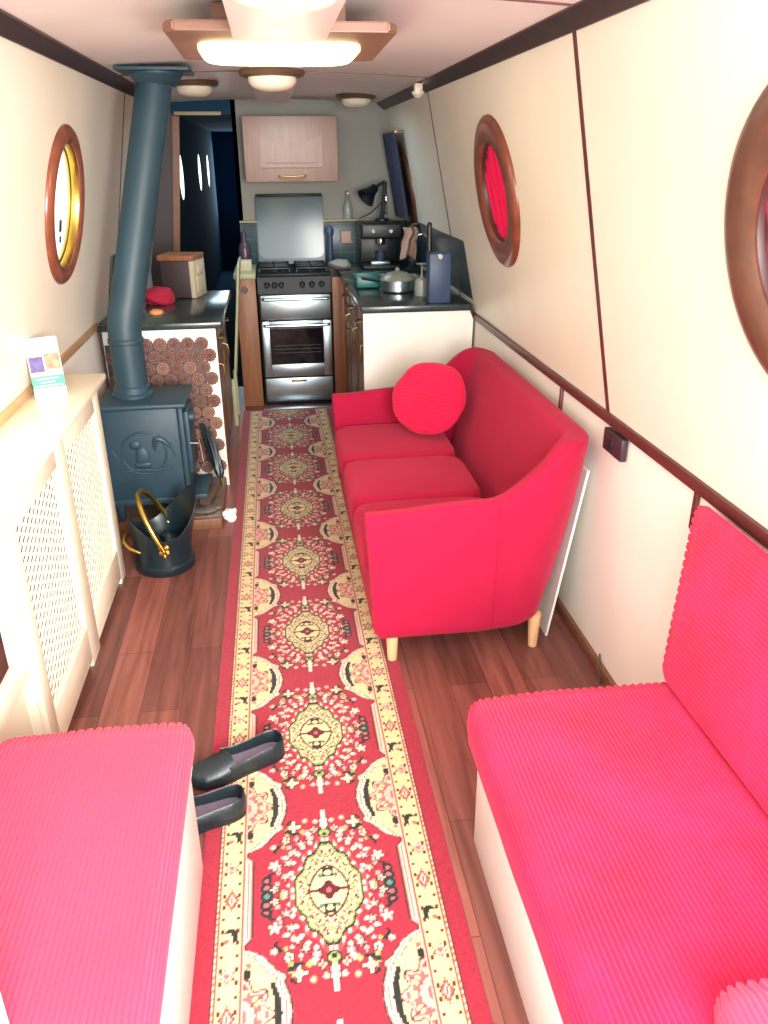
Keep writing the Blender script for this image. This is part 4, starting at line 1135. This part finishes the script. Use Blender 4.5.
# pan with lid
pn = thing('saucepan', (.69, 4.60, .901), 'saucepan with pale domed lid on the sink worktop', 'pan')
b = B(); b.lathe([(0, 0), (.085, 0), (.095, .01), (.098, .065), (.094, .065), (.09, .012), (0, .006)], Matrix.Translation((.69, 4.60, .901)), 40); b.build('pan_body', 'steel', pn)
b = B(); b.lathe([(.10, .066), (.10, .070), (.088, .085), (.06, .102), (.03, .11), (0, .112)], Matrix.Translation((.69, 4.60, .901)), 40); b.sphere((.69, 4.60, 1.02), .014); b.build('pan_lid', 'lidgrey', pn)
b = B(); b.tube([(.60, 4.64, .955), (.55, 4.67, .96), (.50, 4.70, .965)], .009, 10); b.build('handle', 'black', pn)
# wire dish items right of the pan
wg = thing('wine_glass', (.82, 4.45, .90), 'upturned drinking glass beside the pan on the sink worktop', 'glass')
b = B(); b.lathe([(.034, 0), (.037, .002), (.040, .04), (.034, .085), (.008, .10), (.005, .11), (.005, .16), (.032, .168), (.033, .171), (0, .173)], Matrix.Translation((.80, 4.43, .90)), 32); b.build('bowl', 'spray', wg)
# teal tub
tb_ = thing('washing_up_tub', (.55, 4.86, .90), 'teal plastic tub on the sink worktop near the hob', 'tub')
b = B(); b.box((.47, 4.74, .901), (.61, 4.89, .91), .003)
for q in (((.47, 4.74), (.478, 4.89)), ((.602, 4.74), (.61, 4.89)), ((.47, 4.74), (.61, 4.748)), ((.47, 4.882), (.61, 4.89))): b.box((q[0][0], q[0][1], .901), (q[1][0], q[1][1], .965), .003)
b.build('tub_body', 'tub', tb_)
b = B(); b.box((.462, 4.732, .963), (.618, 4.745, .97), .002); b.box((.462, 4.885, .963), (.618, 4.898, .97), .002); b.box((.462, 4.74, .963), (.474, 4.89, .97), .002); b.box((.606, 4.74, .963), (.618, 4.89, .97), .002); b.build('rim', 'tub', tb_)
# black coffee machine
cm_ = thing('coffee_machine', (.70, 5.72, .90), 'bulky black coffee machine in the corner of the sink worktop', 'coffee machine')
b = B(); b.box((.60, 5.56, .9015), (.86, 5.86, .93), .006); b.box((.60, 5.72, .93), (.86, 5.86, 1.12), .01); b.box((.59, 5.56, 1.10), (.87, 5.87, 1.20), .015, 3); b.build('machine_body', 'black', cm_)
b = B(); b.cyl((.73, 5.63, 1.10), (.73, 5.63, 1.06), .032, .03, 24); b.cyl((.73, 5.62, 1.075), (.71, 5.50, 1.065), .011, .013, 12); b.build('filter_holder', 'chrome', cm_)
b = B(); b.cyl((.67, 5.558, 1.15), (.67, 5.548, 1.15), .012, .012, 16); b.cyl((.79, 5.558, 1.15), (.79, 5.548, 1.15), .012, .012, 16); b.build('button', 'chrome', cm_)
b = B(); b.box((.66, 5.60, .93), (.79, 5.70, .95), .003); b.build('drip_tray', 'steel', cm_)
b = B(); b.lathe([(0, 0), (.028, 0), (.032, .06), (.029, .06), (.025, .005), (0, .004)], Matrix.Translation((.73, 5.65, .951)), 24); tag(b.build('cup', 'bluebox'), 'small dark cup standing on the coffee machine tray', 'cup')
# anglepoise lamp
al = thing('desk_lamp', (.76, 5.79, 1.201), 'black adjustable desk lamp by the kitchen porthole', 'lamp')
b = B(); b.lathe([(0, 0), (.05, 0), (.05, .012), (.02, .02), (0, .022)], Matrix.Translation((.76, 5.79, 1.201)), 28); b.build('lamp_foot', 'black', al)
b = B(); b.tube([(.76, 5.79, 1.215), (.775, 5.80, 1.33), (.785, 5.80, 1.45)], .016, 10); b.tube([(.785, 5.80, 1.45), (.74, 5.79, 1.43), (.70, 5.78, 1.40)], .010, 10); b.tube([(.775, 5.79, 1.33), (.68, 5.79, 1.25), (.60, 5.80, 1.212)], .005, 8); b.build('lamp_arm', 'black', al)
b = B(); b.tube([(.788+.009*math.cos(k*.9), 5.775+.009*math.sin(k*.9), 1.24+k*.0022) for k in range(64)], .003, 6); b.build('spring', 'chrome', al)
b = B(); q = Vector((-.55, -.25, -.5)).to_track_quat('Z', 'Y').to_matrix().to_4x4()
b.lathe([(.014, -.04), (.028, -.03), (.034, .01), (.066, .07), (.069, .076), (.060, .072), (.026, .014), (0, .0)], Matrix.Translation((.695, 5.775, 1.395)) @ q, 28); b.build('lamp_shade', 'enamel', al)
# spray bottle on the ledge
sb = thing('spray_bottle', (.545, 6.02, 1.198), 'pale translucent spray bottle standing on the tile ledge', 'spray bottle')
b = B(); b.lathe([(0, 0), (.030, 0), (.032, .006), (.032, .07), (.028, .10), (.014, .125), (.011, .14), (0, .141)], Matrix.Translation((.545, 6.015, 1.198)), 28); b.build('bottle_body', 'spray', sb)
b = B(); b.cyl((.545, 6.024, 1.335), (.545, 6.024, 1.36), .012); b.box((.53, 5.97, 1.358), (.56, 6.04, 1.385), .004); b.tube([(.545, 5.995, 1.36), (.545, 5.98, 1.345), (.545, 5.985, 1.32)], .004, 8); b.build('trigger', 'spray', sb)
b = B(); b.box((.49, 5.985, 1.05), (.56, 6.035, 1.12), .003); b.box((.485, 5.975, 1.04), (.57, 6.036, 1.05), .002)
tag(b.build('spice_shelf', 'pinkcloth'), 'small pale box on a bracket against the splashback tiles', 'box')
# pink cloth on the tap side
b = B()
def clothf(u, v):
    x = .845+.10*u+.01*math.sin(v*6); y = 5.42+.03*math.sin(u*9+v*2)+.03*u; z_ = 1.18-.17*v-.035*abs(u-.5)*v*2
    return (x+.006*math.sin(v*11), y, z_)
b.grid(clothf, 24, 24); b.grid(lambda u, v: tuple(Vector(clothf(1-u, v))+Vector((0, .005, 0))), 24, 24)
cl_ = b.clean(); ht = thing('hanging_cloth', (.89, 5.43, 1.18), 'pale pink cloth hanging on a hook by the sink tiles', 'cloth')
cl_.build('cloth', 'pinkcloth', ht, 70)
b = B(); b.tube([(.895, 5.44, 1.175), (.92, 5.44, 1.2), (.953, 5.44, 1.2)], .005, 8); b.build('hook', 'chrome', ht)
# dark curtain hanging beside the kitchen porthole
b = B()
def cur(u, v):
    z_ = 1.74-.52*v; xw = RX0+(z_-RZ0)*(RX1-RX0)/(RZ1-RZ0)
    return (xw-.058-.016*math.sin(u*26)-.01*v, 5.42+.50*u+.03*v, z_)
b.grid(cur, 60, 20); b.grid(lambda u, v: tuple(Vector(cur(1-u, v))+Vector((.004, 0, 0))), 60, 20)
hc = thing('hanging_coat', (.86, 5.55, 1.66), 'dark navy cloth hanging in front of the kitchen porthole', 'curtain')
b.clean().build('drape', 'curtain', hc, 70)
b = B(); b.cyl((.798, 5.40, 1.745), (.798, 5.94, 1.745), .007); b.cyl((.798, 5.41, 1.745), (.858, 5.41, 1.752), .004); b.cyl((.798, 5.93, 1.745), (.858, 5.93, 1.752), .004); b.build('rod', 'brassdull', hc)

# ------------------------------------------------------------------ shoes
def shoe(heel, direction, L_, label, tilt=0., z0=.0085):
    """slip-on loafer; local +Y runs from heel to toe"""
    t_ = thing('slip_on_shoe', (heel[0], heel[1], z0), label, 'shoe', 'pair of black slip-on shoes')
    d = Vector((direction[0], direction[1], 0)).normalized()
    mx = Matrix.Translation((heel[0], heel[1], z0)) @ Matrix.Rotation(math.atan2(-d.x, d.y), 4, 'Z') @ Matrix.Rotation(tilt, 4, 'Y')
    def hw(f):   # half width
        ks = [(0, .0), (.02, .022), (.06, .034), (.15, .041), (.3, .041), (.45, .043), (.62, .050), (.75, .052), (.87, .047), (.95, .033), (.99, .014), (1, .0)]
        for (a, p), (c, q) in zip(ks, ks[1:]):
            if f <= c: return lerp(p, q, (f-a)/(c-a))
        return 0
    def cl(f): return .006*math.sin(PI*f)*-1
    # sole
    N_ = 40; outl = [(cl(i/N_)+hw(i/N_)*1.04, L_*i/N_) for i in range(N_+1)]+[(cl(i/N_)-hw(i/N_)*1.04, L_*i/N_) for i in range(N_-1, 0, -1)]
    b = B(); b.prism(outl, lambda u, v, w: mx @ Vector((u, v, w)), 0.0, .012); b.build('sole', 'rubber', t_, 40)
    # upper: walls round the heel + closed vamp
    def top(f): return lerp(.062, .048, min(1, f/.5)) if f < .5 else lerp(.064, .034, ((f-.5)/.5)**1.3)
    b = B(); t = bmesh.new()
    op = .60
    # vamp dome
    rows = []
    for i in range(26):
        f = op-.03+(1-op+.03)*i/25; w = hw(f); h = top(max(f, .5)); row = []
        for k in range(17):
            a = PI*k/16
            row.append(t.verts.new(mx @ Vector((cl(f)+w*math.copysign(abs(math.cos(a))**.95, math.cos(a)), L_*(f-.05*(1-math.sin(a))*max(0, 1-(f-op+.03)/.3)), .010+(h-.010)*math.sin(a)**.9))))
        rows.append(row)
    for A, C_ in zip(rows, rows[1:]):
        for k in range(16): t.faces.new((A[k], A[k+1], C_[k+1], C_[k]))
    # walls (outer, rim, inner)
    M_ = 60; cols = []
    fs = [(op+.02)*(1-k/30) for k in range(31)]
    perim = [(f, 1) for f in fs]+[(f, -1) for f in reversed(fs[:-1])]
    for f, s in perim:
        f2 = max(f, .002); w = hw(f2); h = top(min(f2, .499))
        c_ = cl(f2); bl = .004
        ins = .005 if w > .012 else .35*w
        yin = L_*f2+(.006 if f2 < .03 else 0)
        cols.append([t.verts.new(mx @ Vector(p)) for p in ((c_+s*w, L_*f2, .010), (c_+s*(w+.002), L_*f2-(.003 if f2 < .02 else 0), .03), (c_+s*(w-.003), L_*f2+(.003 if f2 < .02 else 0), h-.003), (c_+s*(w-.0055), yin, h), (c_+s*(w-ins-.003), yin+.002, h-.004), (c_+s*max(.0005, w-ins-.002), yin+.002, .014))])
    for A, C_ in zip(cols, cols[1:]):
        for k in range(5): t.faces.new((A[k], A[k+1], C_[k+1], C_[k]))
    bmesh.ops.recalc_face_normals(t, faces=t.faces)
    b.add(t); b.build('upper', 'leather', t_, 60)
    ins_ = [(cl(i/30*.68)+max(.0, hw(i/30*.68)-.006), L_*(.02+.66*i/30)) for i in range(31)]; ins2 = [(2*cl(i/30*.68)-u, v) for i, (u, v) in enumerate(ins_)]
    b = B(); b.prism(ins_+ins2[:0:-1], lambda u, v, w: mx @ Vector((u, v, w)), .013, .0165); b.build('insole', 'insole', t_)
shoe((-.058, 1.875), (-1, -.40), .285, 'black slip-on shoe farther from the camera, heel out on the runner')
shoe((-.160, 1.660), (-1, -.22), .285, 'black slip-on shoe tucked nearer the left bench, in front of its pair')

# ------------------------------------------------------------------ light
w = bpy.data.worlds.new('World'); sc.world = w; w.use_nodes = True
bg = w.node_tree.nodes['Background']; bg.inputs[0].default_value = (1, .985, .96, 1); bg.inputs[1].default_value = 2.6

def area(name, loc, target, sx_, sy_, power, col):
    l = bpy.data.lights.new(name, 'AREA'); l.shape = 'RECTANGLE'; l.size = sx_; l.size_y = sy_; l.energy = power; l.color = col
    o = bpy.data.objects.new(name, l); COL.objects.link(o); o.location = loc
    o.rotation_euler = (Vector(target)-Vector(loc)).to_track_quat('-Z', 'Y').to_euler(); return o
area('daylight_front_doors', (.30, -.55, 1.35), (-.45, 2.8, .9), 1.3, 1.4, 96, (1, .985, .95))
area('daylight_hatch', (.05, .25, 2.25), (.05, .8, 0), 1.0, .9, 30, (1, .98, .97))
l = bpy.data.lights.new('lamp_glow', 'POINT'); l.energy = 4.5; l.color = (1, .86, .64); l.shadow_soft_size = .12
o = bpy.data.objects.new('lamp_glow', l); COL.objects.link(o); o.location = (XC+.01, 2.75, 1.70)
o = area('left_wall_fill', (.72, -.35, 1.55), (-.80, 2.7, 1.15), .5, .9, 26, (1, .97, .90)); o.data.spread = math.radians(75)  # added lamp, no side door: front-right daylight boosted onto the left wall
area('galley_cool_fill', (.1, 5.2, 1.88), (.1, 5.4, 0), .5, .5, 8, (.70, .9, 1))  # added cool fill under the galley ceiling, no hatch there
area('corridor_cool_fill', (-.5, 13.1, 1.3), (-.5, 8, 1.0), .5, 1.0, 11, (.62, .86, 1))  # added cool lamp lifting the dark corridor, no doors behind it

# ------------------------------------------------------------------ camera
cam = bpy.data.cameras.new('Camera'); co = bpy.data.objects.new('Camera', cam); COL.objects.link(co); sc.camera = co
yaw, pitch, roll, F = .13044, .42053, -.0073, 793.
f = Vector((math.sin(yaw)*math.cos(pitch), math.cos(yaw)*math.cos(pitch), -math.sin(pitch)))
r = Vector((math.cos(yaw), -math.sin(yaw), 0)); u = r.cross(f)
r2 = r*math.cos(roll)+u*math.sin(roll); u2 = r2.cross(f)
m = Matrix((r2, u2, -f)).transposed().to_4x4(); m.translation = (0, 0, 1.6); co.matrix_world = m
cam.sensor_fit = 'VERTICAL'; cam.sensor_height = 32; cam.lens = F/1024*32; cam.clip_start = .02

sc.view_settings.view_transform = 'Standard'; sc.view_settings.look = 'None'
sc.view_settings.gamma = 1; sc.view_settings.use_curve_mapping = False
sc.view_settings.exposure = 0
sc.cycles.use_denoising = True
sc.cycles.max_bounces = 8; sc.cycles.diffuse_bounces = 5
sc.cycles.sample_clamp_indirect = 6
